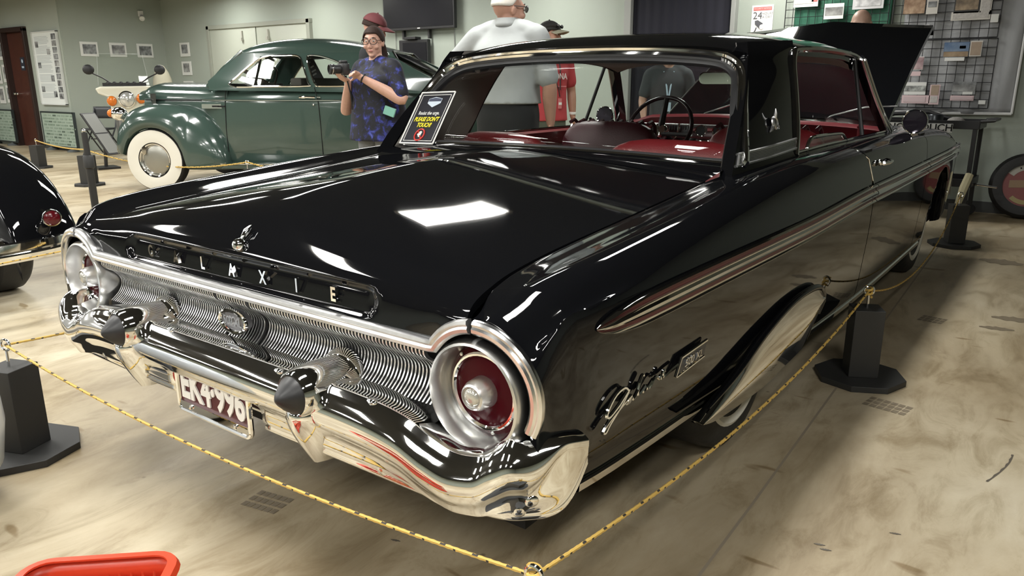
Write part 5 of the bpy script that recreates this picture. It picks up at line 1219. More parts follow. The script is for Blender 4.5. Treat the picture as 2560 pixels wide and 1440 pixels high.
pinned('blue sky landscape print in the middle of the lower grid', .535, 1.475, .205, .13, mat('blue_print', (.05, .10, .20), .5), [(0, .022, .2, .075, print_mat('sky_print', (.05, .11, .23), (.25, .32, .40), 7)), (0, -.040, .2, .045, print_mat('ground_print', (.16, .10, .05), (.36, .27, .17), 9)), (.05, .02, .05, .025, PAPER)])
pinned('white caption strip below the blue landscape print', .53, 1.392, .16, .032, PAPER, []); pinned('brown poster right of the blue landscape print', .69, 1.48, .095, .135, PW2, [(0, 0, .08, .115, mat('brown_print', (.28, .21, .15), .6, noise=(20, .7, (.40, .31, .23))))])
pinned('small reddish print half hidden by the raised hood', .23, 1.36, .10, .12, PAPER, [(0, .0, .095, .11, print_mat('red_print', (.10, .03, .05), (.55, .42, .42), 10))]); pinned('pink caption slip below the reddish print', .215, 1.265, .10, .04, PINK, [])
pinned('row of cars photograph on white card at the lower left of the grid', .235, 1.13, .185, .115, PAPER, [(0, .0, .18, .05, print_mat('row_print', (.06, .06, .06), (.52, .55, .52), 26))])
pinned('wide pink caption sheet under the row of cars photograph', .25, 1.03, .24, .075, PINK, [(-.01, 0, .19, .05, mat('pink_text', (.58, .46, .47), .6))]); pinned('tall pink and brown card beside the row of cars photograph', .405, 1.075, .085, .18, PINK, [(0, .04, .065, .09, mat('brown_print')), (0, -.045, .06, .06, LT)])
pinned('dark car photograph at the lower right of the grid', .64, 1.135, .19, .115, GP[0], [(0, .0, .18, .06, GP[1]), (.035, -.045, .08, .025, PAPER)]); pinned('pink caption slip under the dark car photograph', .635, 1.045, .19, .045, PINK, [(0, 0, .17, .025, mat('pink_text'))])
pinned('tiny white tag at the bottom right corner of the grid', .80, 1.01, .055, .035, PAPER, []); pinned('white label at the right end of the upper grid', .80, 1.735, .06, .07, PAPER, []); pinned('small white tag beside the corner of the raised hood', .265, 1.69, .045, .025, PAPER, [])
pinned('pale label on the wall right of the grey banner', 1.08, 1.54, .05, .13, PAPER, [])
# ------------------------------------------------------------------ utility cart
ct = thing('utility_cart', 'black metal tool cart with a do not touch label against the wall', 'cart', (.36, 6.95, 0), world=True)
CM = mat('cart_black', (.014, .014, .015), .35)
def tray(z): 
    m = MB(); m.box((.36, 6.98, z), (1.02, .44, .012))
    for y in (6.76, 7.20): m.box((.36, y, z+.03), (1.02, .012, .07))
    for x in (-.15, .87): m.box((x, 6.98, z+.03), (.012, .44, .07))
    return m
for z in (.80, .30): tray(z).build('tray', CM, ct, smooth=0, bevel=.003)
for x in (-.12, .84):
    for y in (6.78, 7.18): MB().box((x, y, .42), (.035, .035, .80)).build('leg', CM, ct, smooth=0, bevel=.003)
MB().tube([(.87, 6.78, .86), (.97, 6.78, .87), (.97, 7.18, .87), (.87, 7.18, .86)], .014, 8).build('push_handle', CM, ct)
for x in (-.12, .84):
    for y in (6.78, 7.18): MB().lathe([(0, -.02), (.05, -.02), (.05, .02), (0, .02)], (x, y, .05), (0, 1, 0), 14).build('caster', RUBBER, ct)
lbm = MB().box((.32, 6.748, .80), (.70, .006, .075)); LB = lbm.build('cart_label', mat('label_white', (.62, .63, .61), .5), ct, smooth=0)
sub(MB().text('DO NOT TOUCH', .085, Matrix.Translation((.33, 6.744, .80)) @ TB @ Matrix.Diagonal((1.02, 1, 1, 1)), .001, bold=.0012).build('label_text', DARK, smooth=0, merge=False), LB)
# things on the cart
for nm, lb, cat_, c, r_, h_, mm in (('paint_can', 'white topped can on the tool cart nearest the mirror', 'can', (.30, 6.95, .806), .05, .13, WHITE), ('oil_tin', 'dark tin at the middle of the tool cart', 'can', (.48, 7.02, .806), .07, .10, mat('dark_tin', (.05, .055, .06), .3, .6))):
    tag(MB().lathe([(0, 0), (r_, 0), (r_, h_*.9), (r_*.9, h_), (r_*.85, h_*.97), (0, h_*.97)], c, (0, 0, 1), 20).build(nm, mm), lb, cat_)
tag(MB().sphere((.66, 6.96, .845), (.075, .06, .045), 16, 9).build('shop_rag', mat('rag_grey', (.28, .27, .25), .8, bump=(30, .6))), 'crumpled grey rag at the right end of the tool cart', 'rag')
tag(MB().tube([(-.05, 7.08, .83), (.12, 7.12, .90), (.40, 7.15, .92), (.70, 7.15, .83)], .018, 8).build('hose', RUBBER), 'black hose lying across the tool cart', 'hose')
tag(MB().tube([(.60, 6.90, .318), (.80, 6.88, .322), (1.06, 6.85, .30)], [.012, .012, .008], 8).build('pry_bar', CHROME), 'shiny steel bar sticking out of the lower cart tray', 'tool')
tag(MB().sphere((.56, 7.02, .345), (.06, .05, .04), 12, 8).build('steel_fitting', ALU), 'grey steel fitting on the lower cart tray', 'tool')
wr = MB().tube([(.95, 5.86, .50), (.93, 5.80, .40), (.90, 5.72, .20), (.88, 5.68, .05)], [.03, .032, .018, .012], 8)
tag(wr.build('canvas_strap', mat('canvas_tan', (.42, .38, .24), .8)), 'tan canvas strap hanging at the front wheel', 'strap')
# spare tyre with round sign leaning on the wall
tr = thing('round_sign', 'black tyre ring with a red and cream sign in its centre against the wall', 'sign', (1.25, 7.22, .29), R(8)); tr.scale = (.84, .84, .84); tr.rotation_euler = (R(-9), 0, R(6))
MB().lathe([(.22, .10), (.25, .105), (.31, .10), (.338, .07), (.345, 0), (.338, -.07), (.31, -.10), (.25, -.105), (.22, -.10)], (0, 0, 0), (0, 1, 0), 48).build('tire', TIREM, tr)
dsc = lambda rr, y0, y1: MB().lathe([(0, y0), (rr, y0), (rr, y1), (0, y1)], (0, 0, 0), (0, 1, 0), 40)
dsc(.235, -.06, -.04).build('sign_disc', mat('disc_red', (.22, .035, .028), .45), tr, smooth=30)
MB().prism([(-.16, .03), (.17, .05), (.17, -.03), (-.16, -.05)], lambda a, b: (a, -.066, b+.02), lambda a, b: (a, -.058, b+.02)).build('sign_band', mat('disc_tan', (.30, .19, .10), .5), tr, smooth=0)
MB().prism([(.225*math.cos(a), .225*math.sin(a)) for a in np.linspace(R(35), R(145), 14)]+[(.155*math.cos(a), .165*math.sin(a)) for a in np.linspace(R(145), R(35), 14)], lambda a, b: (a, -.066, b), lambda a, b: (a, -.058, b)).build('sign_band', mat('disc_cream', (.45, .43, .38), .5), tr, smooth=0)
MB().prism([(.20*math.cos(a), .20*math.sin(a)) for a in np.linspace(R(225), R(315), 14)]+[(.155*math.cos(a), .155*math.sin(a)) for a in np.linspace(R(315), R(225), 14)], lambda a, b: (a, -.066, b), lambda a, b: (a, -.058, b)).build('sign_band', mat('disc_yellow', (.38, .30, .12), .5), tr, smooth=0)
MB().text('• • OK', .06, Matrix.Translation((0, -.068, .178)) @ TB, .001, bold=.001).build('sign_text', DARK, tr, smooth=0, merge=False)
# ------------------------------------------------------------------ pole, placard, far stanchions, chair
po = thing('pole_stand', 'tall black pole standing behind the left tail fender', 'pole', (-5.10, 2.06, 0))
MB().lathe([(.0, 0), (.15, 0), (.15, .015), (.03, .03), (.03, .05), (0, .05)], (0, 0, 0), (0, 0, 1), 24).build('base_disc', STB, po)
MB().tube([(0, 0, .03), (-.004, 0, .52)], .030, 12).build('lower_tube', STB, po); MB().lathe([(.030, 0), (.042, .01), (.042, .10), (.030, .115)], (-.004, 0, .50), (0, 0, 1), 16).build('collar', STB, po)
MB().tube([(-.004, 0, .55), (-.012, 0, .80)], .024, 12).build('upper_tube', STB, po); MB().sphere((-.012, 0, .815), .018, 10, 6).build('finial', CHROME, po)
stanchion(-8.0, 3.35, R(20), 'black rope post behind the tall pole near the whitewall tyre', h=.36, s=.14)
stanchion(-10.62, 3.86, R(20), 'dark rope post far left in front of the brown door', h=.33, s=.14)
stanchion(-5.60, 3.93, R(25), 'black rope post beside the running board of the green coupe', h=.30, s=.06)
rope('rope', caten((-10.62, 3.86, .40), (-8.0, 3.35, .43), .03), 'thin rope between the far left posts in front of the screens', r=.008)
rope('rope', caten((-8.0, 3.35, .43), (-5.60, 3.93, .372), .12), 'thin yellow rope across the whitewall tyre of the green coupe', r=.008)
rope('rope', caten((-5.60, 3.93, .372), (-3.9, 4.55, .36), .10), 'thin yellow rope along the running board of the green coupe', r=.008)
pd = thing('placard_stand', 'sloping black framed placard stand in front of the motorcycle', 'stand', (-9.75, 4.4, 0), R(-10))
pdm = Matrix.Translation((0, 0, .50)) @ Matrix.Rotation(R(52), 4, 'X')
PT = Matrix.Rotation(R(115), 4, 'Z') @ pdm
MB().add([PT @ Vector(p) for p in ((-.12, -.36, 0), (.12, -.36, 0), (.12, .36, 0), (-.12, .36, 0), (-.12, -.36, -.02), (.12, -.36, -.02), (.12, .36, -.02), (-.12, .36, -.02))], [(0, 1, 2, 3), (7, 6, 5, 4), (0, 4, 5, 1), (1, 5, 6, 2), (2, 6, 7, 3), (3, 7, 4, 0)]).build('placard_frame', CM, pd, smooth=0)
for b0 in (-.34, .01): MB().add([PT @ Vector(p) for p in ((-.105, b0, .004), (.105, b0, .004), (.105, b0+.33, .004), (-.105, b0+.33, .004))], [(0, 1, 2, 3)]).build('placard_sheet', mat('sheet_pale', (.20, .205, .19), .25), pd)
MB().tube([PT @ Vector((0, -.1, -.02)), (0, 0, .02)], .025, 8).build('stand_post', CM, pd); MB().box((0, 0, .015), (.34, .30, .03)).build('stand_foot', CM, pd, smooth=0, bevel=.004)
ch = thing('folding_chair', 'dark grey metal folding chair behind the front fender of the green coupe', 'chair', (-12.1, 5.50, 0), R(30))
CHM = mat('chair_grey', (.035, .037, .042), .4)
MB().grid([[(x, .20+.03*math.cos(x*5), z) for x in np.linspace(-.21, .21, 9)] for z in (.60, .66, .74, .80)]).build('backrest', CHM, ch, solid=.02)
MB().prism(rrect(.42, .40, .06), lambda a, b: (a, b-.05, .42), lambda a, b: (a, b-.05, .45)).build('seat', CHM, ch, smooth=30)
for sx in (-.21, .21):
    MB().tube([(sx, .22, .80), (sx, .12, .46), (sx, -.24, .0)], .012, 8).build('leg', CHM, ch); MB().tube([(sx*.94, -.1, .43), (sx*.94, .28, .0)], .012, 8).build('leg', CHM, ch)
MB().tube([(-.21, .02, .26), (.21, .02, .26)], .009, 6).build('crossbar', CHM, ch)
# ------------------------------------------------------------------ motorcycle behind the coupe nose
mc = thing('motorcycle', 'cream white touring motorcycle with amber lamps behind the green coupe', 'motorcycle', (-9.8, 4.95, 0), world=True)
CREAM = mat('cream_white', (.68, .66, .55), .3)
def ml(y, z, x=0): return Vector((-9.62+x, y, z))
fq = MB()
fq.prism([(4.52, 1.14), (4.56, 1.06), (4.72, 1.00), (4.72, .80), (4.86, .74), (5.10, .74), (5.22, .80), (5.22, 1.0), (5.36, 1.06), (5.42, 1.14), (5.34, 1.18), (4.6, 1.17)], lambda a, b: (-9.78, a, b), lambda a, b: (-9.62-.05*(1-abs(a-4.97)/.45), a, b))
fq.build('fairing', CREAM, mc, smooth=0, bevel=.02, seg=3)
HLm = MB().lathe([(.10, -.02), (.125, 0), (.13, .02), (.115, .03)], ml(4.97, .975), (1, 0, 0), 28).build('headlight_rim', CHROME, mc)
subc(MB().lathe([(.115, .022), (.08, .045), (0, .055)], ml(4.97, .975), (1, 0, 0), 24), 'headlight_lens', mat('lens_clear', (.62, .63, .60), .12, .6), HLm)
for y, z in ((4.74, .955), (5.19, .985)):
    a_ = MB().lathe([(.06, -.03), (.075, 0), (.078, .012)], ml(y, z, .01), (1, 0, 0), 20).build('turn_lamp', CHROME, mc); subc(MB().lathe([(.074, .008), (.05, .03), (0, .038)], ml(y, z, .01), (1, 0, 0), 20), 'amber_lens', mat('amber_lens'), a_)
ds = MB().box((-9.72, 4.97, 1.20), (.16, .66, .05))
for k in range(6): ds.sphere((-9.66, 4.72+.10*k, 1.215), (.03, .035, .03), 8, 5)
ds.build('dash_cluster', BLACK, mc, smooth=30)
rows = [[(-9.74-.35*(z-1.2)-.10*abs(y-4.97)*2, 4.97+(y-4.97)*(1-.25*(z-1.2)), z) for y in np.linspace(4.58, 5.36, 13)] for z in (1.19, 1.35, 1.52, 1.66)]
MB().grid(rows).build('windscreen', glass_mat('clear_screen', (.93, .95, .93), .7), mc)
MB().tube([rows[0][0], rows[1][0], rows[2][0], rows[3][0]]+rows[3][1:-1]+[rows[3][-1], rows[2][-1], rows[1][-1], rows[0][-1]], .0025, 5).build('windscreen_edge', mat('screen_edge', (.36, .38, .36), .4), mc)
for sy, y0, y1 in ((-1, 4.80, 4.50), (1, 5.20, 5.50)):
    MB().tube([ml(y0, 1.20, -.1), ml((y0+y1)/2, 1.30, -.1), ml(y1, 1.37, -.08)], .010, 6).build('mirror_stalk', BLACK, mc)
    MB().sphere(ml(y1+sy*.04, 1.42, -.08), (.025, .09, .075), 14, 8).build('mirror', BLACK, mc)
MB().sphere((-10.15, 4.97, 1.0), (.42, .20, .17), 20, 10).build('fuel_tank', CREAM, mc); MB().sphere((-10.75, 5.0, .86), (.40, .18, .10), 18, 8).build('seat', BLACK, mc)
MB().box((-10.2, 4.97, .55), (.9, .34, .42)).build('engine', mat('engine_alloy', (.25, .25, .25), .4, .8), mc, smooth=0, bevel=.05)
for x in (-9.72, -11.25): MB().lathe([(.19, .05), (.26, .065), (.31, .05), (.32, 0), (.31, -.05), (.26, -.065), (.19, -.05)], (x, 4.97, .32), (0, 1, 0), 32).build('tire', TIREM, mc)
MB().tube([(-9.72, 4.88, .32), (-9.85, 4.88, .80)], .025, 8).tube([(-9.72, 5.06, .32), (-9.85, 5.06, .80)], .025, 8).build('front_fork', CHROME, mc)
MB().prism([(.22*math.cos(a), .22*math.sin(a)) for a in np.linspace(0, math.pi, 12)], lambda a, b: (-9.72+a*1.5, 4.89, .34+b*1.5), lambda a, b: (-9.72+a*1.5, 5.05, .34+b*1.5)).build('front_mudguard', CREAM, mc, smooth=30)
tn = MB().lathe([(.16, 0), (.15, .10), (.11, .22), (.05, .32), (0, .34)], (-11.6, 6.45, 1.16), (0, 0, 1), 18); MC_ = mc; mc.location = (-10.36, 5.11, 0); mc.scale = (.95, .90, .98); mc.rotation_euler = (0, 0, R(-24))
tag(tn.build('cloth_cover', mat('tan_cloth', (.36, .34, .26), .85, bump=(12, .6))), 'tan cloth cover behind the right motorcycle mirror', 'cover')
MB().lathe([(.2, 0), (.17, .1), (.165, 1.0), (.16, 1.16)], (-11.6, 6.45, 0), (0, 0, 1), 18).build('cover_skirt', mat('tan_cloth'), bpy.data.objects['cloth_cover'])
# ================================================================== visitors
def remeshed(mb, name, m, parent, vox, smooth_it=6, mids=None):
    me = bpy.data.meshes.new('t'); me.from_pydata([tuple(v) for v in mb.v], [], mb.f); o = bpy.data.objects.new('t', me); COL.objects.link(o)
    a = o.modifiers.new('r', 'REMESH'); a.mode = 'VOXEL'; a.voxel_size = vox; a.use_smooth_shade = True
    b = o.modifiers.new('s', 'SMOOTH'); b.iterations = smooth_it; b.factor = .5
    dg = bpy.context.evaluated_depsgraph_get(); dg.update()
    nm = bpy.data.meshes.new_from_object(o.evaluated_get(dg)); bpy.data.objects.remove(o); bpy.data.meshes.remove(me)
    nm.name = name; nm.materials.clear(); nm.materials.append(m)
    r = bpy.data.objects.new(name, nm); COL.objects.link(r); r.parent = parent
    return r
def loft(mb, secs, n=28, e=2.3):
    """secs: (cx, cy, z, rx, ry) stacked in z with super-elliptic outline, capped"""
    rows = []
    S_ = [Vector((s[0], s[1], s[2])) for s in secs]; Rr = [Vector((s[3], s[4], 0)) for s in secs]
    A, Bq = cr(S_, 4), cr(Rr, 4)
    f = lambda c: math.copysign(abs(c)**(2/e), c)
    for a, b in zip(A, Bq): rows.append([(a.x+b.x*f(math.cos(t)), a.y+b.y*f(math.sin(t)), a.z) for t in [2*math.pi*k/n for k in range(n)]])
    mb.grid(rows, cv=True); mb.cap(rows[0][::-1]); mb.cap(rows[-1]); return mb
def limb(mb, pts, rs, n=14):
    P = cr(pts, 5); rr = [x.x for x in cr([(r, 0, 0) for r in rs], 5)]
    mb.tube(P, rr, n); mb.sphere(P[0], rr[0], 12, 8); mb.sphere(P[-1], rr[-1], 12, 8); return mb
def hand(mb, w, d, nrm, curl=.5, side=1, k=1.0):
    """w wrist, d finger direction, nrm palm normal (the side the fingers curl to)"""
    d = Vector(d).normalized(); n = Vector(nrm); n = (n-d*n.dot(d)).normalized(); s = d.cross(n)*side
    w = Vector(w)
    T = Matrix((( s.x, d.x, n.x, 0), (s.y, d.y, n.y, 0), (s.z, d.z, n.z, 0), (0, 0, 0, 1)))
    mb.sphere(w+d*.050*k, (.040*k, .052*k, .016*k), 14, 10, T)
    for i, (o, l) in enumerate(((-.028, .070), (-.010, .080), (.009, .076), (.027, .060))):
        b = w+d*.088*k+s*o*k; p = [w+d*.06*k+s*o*.9*k, b]; dd = d.copy()
        for q, f in enumerate((.45, .32, .23)):
            a = curl*(.5+.5*q); dd = (dd*math.cos(a)+n*math.sin(a)).normalized() if q == 0 else (dd*math.cos(a*.9)+n*math.sin(a*.9)).normalized()
            p.append(p[-1]+dd*l*f*k)
        mb.tube(p, [.0095*k, .0095*k, .0088*k, .008*k, .0065*k], 8); mb.sphere(p[-1], .0066*k, 8, 6)
    t0 = w+d*.022*k-s*.030*k; t1 = t0+(d*.5-s*.8+n*.35).normalized()*.035*k; t2 = t1+(d*.85-s*.2+n*.5).normalized()*.030*k
    mb.tube([w+d*.02*k-s*.012*k, t0, t1, t2], [.014*k, .0125*k, .011*k, .008*k], 8); mb.sphere(t2, .0085*k, 8, 6)
    return mb
def person(label, loc, rz, H=1.70, girth=1.0, depth=1.0, yaw=0., tilt=0., arms=None, skin=(.50, .27, .19), shirt=None, pants=None, hem=.90, sleeve=.8, hair=None, lean=0., neck=0., collar=False, face=True, skirt_flare=0., group=None, head=1.0):
    p = thing('person', label, 'person', loc, rz); s = H/1.70; p.scale = (s, s, s)
    SK = mat('skin_%02d%02d' % (int(skin[0]*100), int(skin[1]*100)), skin, .5, noise=(35, .7, tuple(c*.86 for c in skin)))
    g, dp = girth, depth
    def LN(z): return lean*max(0, z-.9)           # forward lean shifts everything up the trunk
    body = MB()
    loft(body, [(0, 0, .80, .15*g, .11*dp), (0, 0, .90, .165*g, .12*dp), (0, LN(1.02), 1.02, .15*g, .108*dp), (0, LN(1.15), 1.15, .155*g, .11*dp), (0, LN(1.28), 1.28, .170*g, .112*dp), (0, LN(1.37), 1.37, .165, .09), (0, LN(1.425), 1.425, .115, .066), (0, LN(1.45), 1.45, .062, .056)])
    for sx in (-1, 1): limb(body, [(0, LN(1.45), 1.455), (sx*.10, LN(1.41), 1.412), (sx*.175*max(1, g*.93), LN(1.37), 1.365)], [.048, .048, .050])
    hc = Vector((0, LN(1.6)+.025+tilt*.03, 1.585+neck))
    limb(body, [(0, LN(1.40), 1.41), (0, LN(1.47)+.005, 1.47+neck*.5), (0, hc.y-.015, 1.55+neck)], [.066, .056, .056])
    HT = Matrix.Translation(hc) @ Matrix.Rotation(yaw, 4, 'Z') @ Matrix.Rotation(tilt, 4, 'X') @ Matrix.Diagonal((head, head, head, 1))
    h3 = HT.to_3x3().to_4x4()
    def hs(c, r): body.sphere(HT @ Vector(c), r, 20, 14, h3)
    hs((0, -.012, .025), (.073, .092, .088)); hs((0, .012, -.025), (.064, .078, .085)); hs((0, .038, -.075), (.040, .042, .038)); hs((0, .055, .01), (.058, .035, .06))
    if face:
        hs((0, .094, -.028), (.012, .018, .016)); body.tube([HT @ Vector((0, .082, .018)), HT @ Vector((0, .104, -.022))], [.007, .011], 8)
        for sx in (-1, 1):
            hs((sx*.030, .080, .028), (.022, .010, .008)); hs((sx*.040, .066, -.03), (.024, .02, .02)); hs((sx*.012, .093, -.034), (.008, .010, .007))
        hs((0, .083, -.058), (.022, .010, .006)); hs((0, .081, -.067), (.018, .010, .006)); hs((0, .074, -.095), (.018, .014, .014))
    for sx in (-1, 1): hs((sx*.076, -.004, -.005), (.010, .018, .030))
    sides = []
    for sx, A in zip((-1, 1), arms or [None, None]):
        if A is None: A = ((.27, 0, 1.12), (.26, .05, .88))
        sh_ = Vector((sx*.180*max(1, g*.93), LN(1.37), 1.37)); el = Vector((sx*A[0][0], A[0][1], A[0][2])); wr = Vector((sx*A[1][0], A[1][1], A[1][2]))
        limb(body, [sh_, sh_.lerp(el, .5), el, el.lerp(wr, .4), wr], [.050*(.6+.4*g), .050*(.55+.45*g), .042*(.6+.4*g), .042*(.6+.4*g), .027])
        hd_ = Vector(A[2]) if len(A) > 2 else (wr-el); hn = Vector(A[3]) if len(A) > 3 else Vector((-sx, 0, 0)); cu = A[4] if len(A) > 4 else .45
        hd_ = Vector((sx*hd_.x, hd_.y, hd_.z)) if len(A) > 2 else hd_; hn = Vector((sx*hn.x, hn.y, hn.z)) if len(A) > 3 else hn
        hand(body, wr, hd_, hn, cu, -1 if sx > 0 else 1)
        sides.append((sh_, el, wr))
    for sx in (-1, 1): limb(body, [(sx*.085*g, 0, .84), (sx*.088*g, .01, .62), (sx*.085, .012, .46), (sx*.083, -.01, .30), (sx*.08, -.01, .07)], [.085*g, .072*g, .052, .050, .036])
    B_ = remeshed(body, 'body', SK, p, .0062, 3)
    if face:
        ey = MB(); ei = MB()
        for sx in (-1, 1):
            ey.sphere(HT @ Vector((sx*.030, .083, .012)), (.0115*head, .0095*head, .0065*head), 12, 8, h3 if False else None); ei.sphere(HT @ Vector((sx*.030, .0915, .012)), (.005, .0035, .005), 8, 6)
        E1 = sub(ey.build('eyes', mat('eye_white', (.65, .62, .58), .3)), B_); sub(ei.build('irises', mat('eye_dark', (.03, .018, .012), .2)), B_)
        lp = MB().sphere(HT @ Vector((0, .090, -.061)), (.021, .006, .0065), 12, 6, h3); sub(lp.build('lips', mat('lip_pink', (.40, .16, .14), .5)), B_)
        eb = MB()
        for sx in (-1, 1): eb.tube([HT @ Vector((sx*.014, .092, .034)), HT @ Vector((sx*.032, .089, .040)), HT @ Vector((sx*.048, .074, .034))], [.003, .0036, .002], 6)
        sub(eb.build('eyebrows', mat('brow_brown', (.06, .035, .025), .8)), B_)
    # shirt
    t = MB(); k = 1.06
    ss = []
    if hem < .98: ss += [(0, 0, hem, (.175*g+skirt_flare)*k, (.13*dp+skirt_flare)*k), (0, 0, (hem+1.0)/2, (.168*g+skirt_flare*.6)*k, (.125*dp+skirt_flare*.6)*k)]
    else: ss += [(0, LN(hem), hem, .166*g*k, .124*dp*k)]
    ss += [(0, LN(1.06), 1.08, .163*g*k, .118*dp*k), (0, LN(1.18), 1.18, .165*g*k, .120*dp*k), (0, LN(1.28), 1.28, .178*g*k, .120*dp*k), (0, LN(1.37), 1.37, .176, .098), (0, LN(1.42), 1.42, .122, .076), (0, LN(1.437), 1.437, .084, .068)]
    loft(t, ss)
    for sx in (-1, 1): limb(t, [(sx*.05, LN(1.43), 1.425), (sx*.11, LN(1.41), 1.402), (sx*.17*max(1, g*.93), LN(1.375), 1.372)], [.056, .066, .066])
    for sh_, el, wr in sides:
        e_ = sh_.lerp(el, sleeve); limb(t, [sh_-Vector((sh_.x*.3, 0, .02)), sh_-Vector((sh_.x*.03, 0, .004)), sh_.lerp(e_, .5), e_], [.074*(.6+.4*g), .073*(.6+.4*g), .066*(.55+.45*g), .064*(.55+.45*g)])
    SH = remeshed(t, 'shirt', shirt, p, .011, 7)
    if collar:
        c0 = Vector((0, LN(1.45)+.006, 1.440))
        MB().grid([[c0+Vector((r_*math.cos(a), (r_-.004)*math.sin(a), z)) for a in np.linspace(0, 2*math.pi, 29)[:-1]] for r_, z in ((.062, -.005), (.064, .030), (.070, .036), (.080, .010), (.088, -.012))], cv=True).build('collar', shirt, p, solid=.004)
    # trousers and shoes
    q = MB()
    loft(q, [(0, 0, .78, .165*g, .12*dp), (0, 0, .90, .172*g, .126*dp), (0, LN(1.0), 1.0, .160*g, .116*dp)])
    for sx in (-1, 1): limb(q, [(sx*.085*g, 0, .82), (sx*.092*g, .005, .62), (sx*.088, .01, .46), (sx*.085, -.005, .28), (sx*.082, -.01, .07)], [.092*g, .084*g, .070, .066, .062])
    remeshed(q, 'trousers', pants, p, .013, 3)
    for sx in (-1, 1): 
        MB().sphere((sx*.082, .045, .04), (.045, .135, .045), 16, 8).box((sx*.082, .04, .010), (.085, .26, .020)).build('shoe', mat('shoe_dark', (.03, .028, .027), .5), p)
    return p, HT, sides
def shell(HT, fn, nu=28, nv=12, v0=0., v1=1.6, r=(.080, .102, .100), c=(0, -.012, .022)):
    """part of an ellipsoid round the skull; fn(u,v) gives the scale"""
    rows = []
    for i in range(nv+1):
        v = v0+(v1-v0)*i/nv
        row = []
        for j in range(nu):
            u = 2*math.pi*j/nu; vv = v*fn(u); row.append(HT @ Vector((c[0]+r[0]*math.sin(vv)*math.sin(u), c[1]+r[1]*math.sin(vv)*math.cos(u), c[2]+r[2]*math.cos(vv))))
        rows.append(row)
    return MB().grid(rows, cv=True)
HAIRC = lambda u: .62+.38*sstep(.5, 1.6, abs(math.atan2(math.sin(u), math.cos(u))))   # u=0 is the face
def cap(HT, par, crown, brim, name='cap'):
    r = (.086, .110, .098)
    c = shell(HT, lambda u: 1.0, v1=1.42, r=r, c=(0, -.010, .035)).build('cap_crown', crown, par, solid=.003)
    rows = []
    for i in range(6):
        f = i/5; row = []
        for j in range(15):
            a = R(-62+124*j/14); row.append(HT @ Vector(((.084)*math.sin(a)*(1+.05*f), -.010+.107*math.cos(a)+f*.085*math.cos(a)**.8, .052-.018*f-.028*math.sin(a)**2*(1))))
        rows.append(row)
    MB().grid(rows).build('cap_brim', brim, par, solid=.004)
    MB().sphere(HT @ Vector((0, -.010, .135)), .008, 8, 5).build('cap_button', crown, par)
    return c
def glasses(HT, par, m, rx=.026, rz_=.021, z=.012, lensm=None):
    g_ = MB()
    for sx in (-1, 1):
        g_.tube([HT @ Vector((sx*.032+rx*math.cos(a), .104-.006*abs(math.cos(a)) if sx*math.cos(a) > 0 else .104, z+rz_*math.sin(a))) for a in np.linspace(0, 2*math.pi, 25)[:-1]], .0028, 6, closed=True)
        g_.tube([HT @ Vector((sx*.058, .098, z+.006)), HT @ Vector((sx*.078, .06, z+.008)), HT @ Vector((sx*.083, -.005, z+.006))], .0024, 5)
    g_.tube([HT @ Vector((-.007, .104, z+.004)), HT @ Vector((.007, .104, z+.004))], .0025, 5)
    o = g_.build('eyeglasses', m, par)
    if lensm:
        l = MB()
        for sx in (-1, 1): l.prism([(sx*.032+rx*.95*math.cos(a), z+rz_*.95*math.sin(a)) for a in np.linspace(0, 2*math.pi, 21)[:-1]], lambda a, b: HT @ Vector((a, .103, b)), lambda a, b: HT @ Vector((a, .1045, b)))
        sub(l.build('eyeglass_lenses', lensm, smooth=0), o)
    return o
# floral blouse
bl = bpy.data.materials.new('blue_floral'); bl.use_nodes = True; nt = bl.node_tree; B = nt.nodes['Principled BSDF']; B.inputs['Roughness'].default_value = .75
tc = N('ShaderNodeTexCoord'); na = N('ShaderNodeTexNoise', Scale=15., Detail=4., Roughness=.65, Distortion=.5); nt.links.new(tc.outputs['Object'], na.inputs['Vector'])
nb_ = N('ShaderNodeTexVoronoi', Scale=26., feature='F1'); nt.links.new(tc.outputs['Object'], nb_.inputs['Vector'])
ca = ramp(na.outputs['Fac'], [(.50, (.005, .006, .012)), (.57, (.010, .013, .07)), (.65, (.03, .042, .27)), (.74, (.10, .13, .42))])
cb_ = ramp(nb_.outputs['Distance'], [(.1, (.5, .5, .55)), (.45, (1, 1, 1))])
nt.links.new(mix(.8, ca, cb_, 'MULTIPLY'), B.inputs['Base Color'])
JEAN = mat('grey_jeans', (.16, .17, .18), .8, noise=(60, .6, (.22, .23, .24)))
PALE = (.56, .33, .25)
# --- woman with a camera
W, HT, sd = person('person in a blue floral blouse and glasses holding a black camera, looking this way', (-3.35, 3.765, 0), R(174), 1.64, head=1.12, girth=1.38, depth=1.75, yaw=R(34), tilt=R(-4), skin=PALE,
    arms=[((.36, .02, 1.10), (.10, .27, 1.295), (.30, .75, .25), (.6, .0, -.8), .6), ((.33, .12, .99), (.09, .25, 1.255), (-.2, .8, .3), (0, .2, 1), .6)], shirt=bl, pants=JEAN, hem=.74, sleeve=.80, skirt_flare=.018)
HB = mat('dark_brown_hair', (.020, .012, .010), .75, noise=(50, .7, (.04, .024, .019)), spec=.2)
shell(HT, lambda u: .70+.48*sstep(.6, 1.5, abs(math.atan2(math.sin(u), math.cos(u)))), v1=1.55, r=(.083, .104, .102)).build('hair', HB, W, solid=.006)
pt = MB(); limb(pt, [HT @ Vector((0, -.115, .03)), HT @ Vector((-.01, -.165, -.04)), HT @ Vector((-.02, -.17, -.16)), HT @ Vector((-.03, -.14, -.30)), HT @ Vector((-.03, -.12, -.40))], [.026, .040, .042, .034, .012])
pt.build('ponytail', HB, W)
glasses(HT, W, mat('glasses_black', (.01, .01, .012), .25), .029, .023, .010)
c = Vector((.045, .325, 1.355))
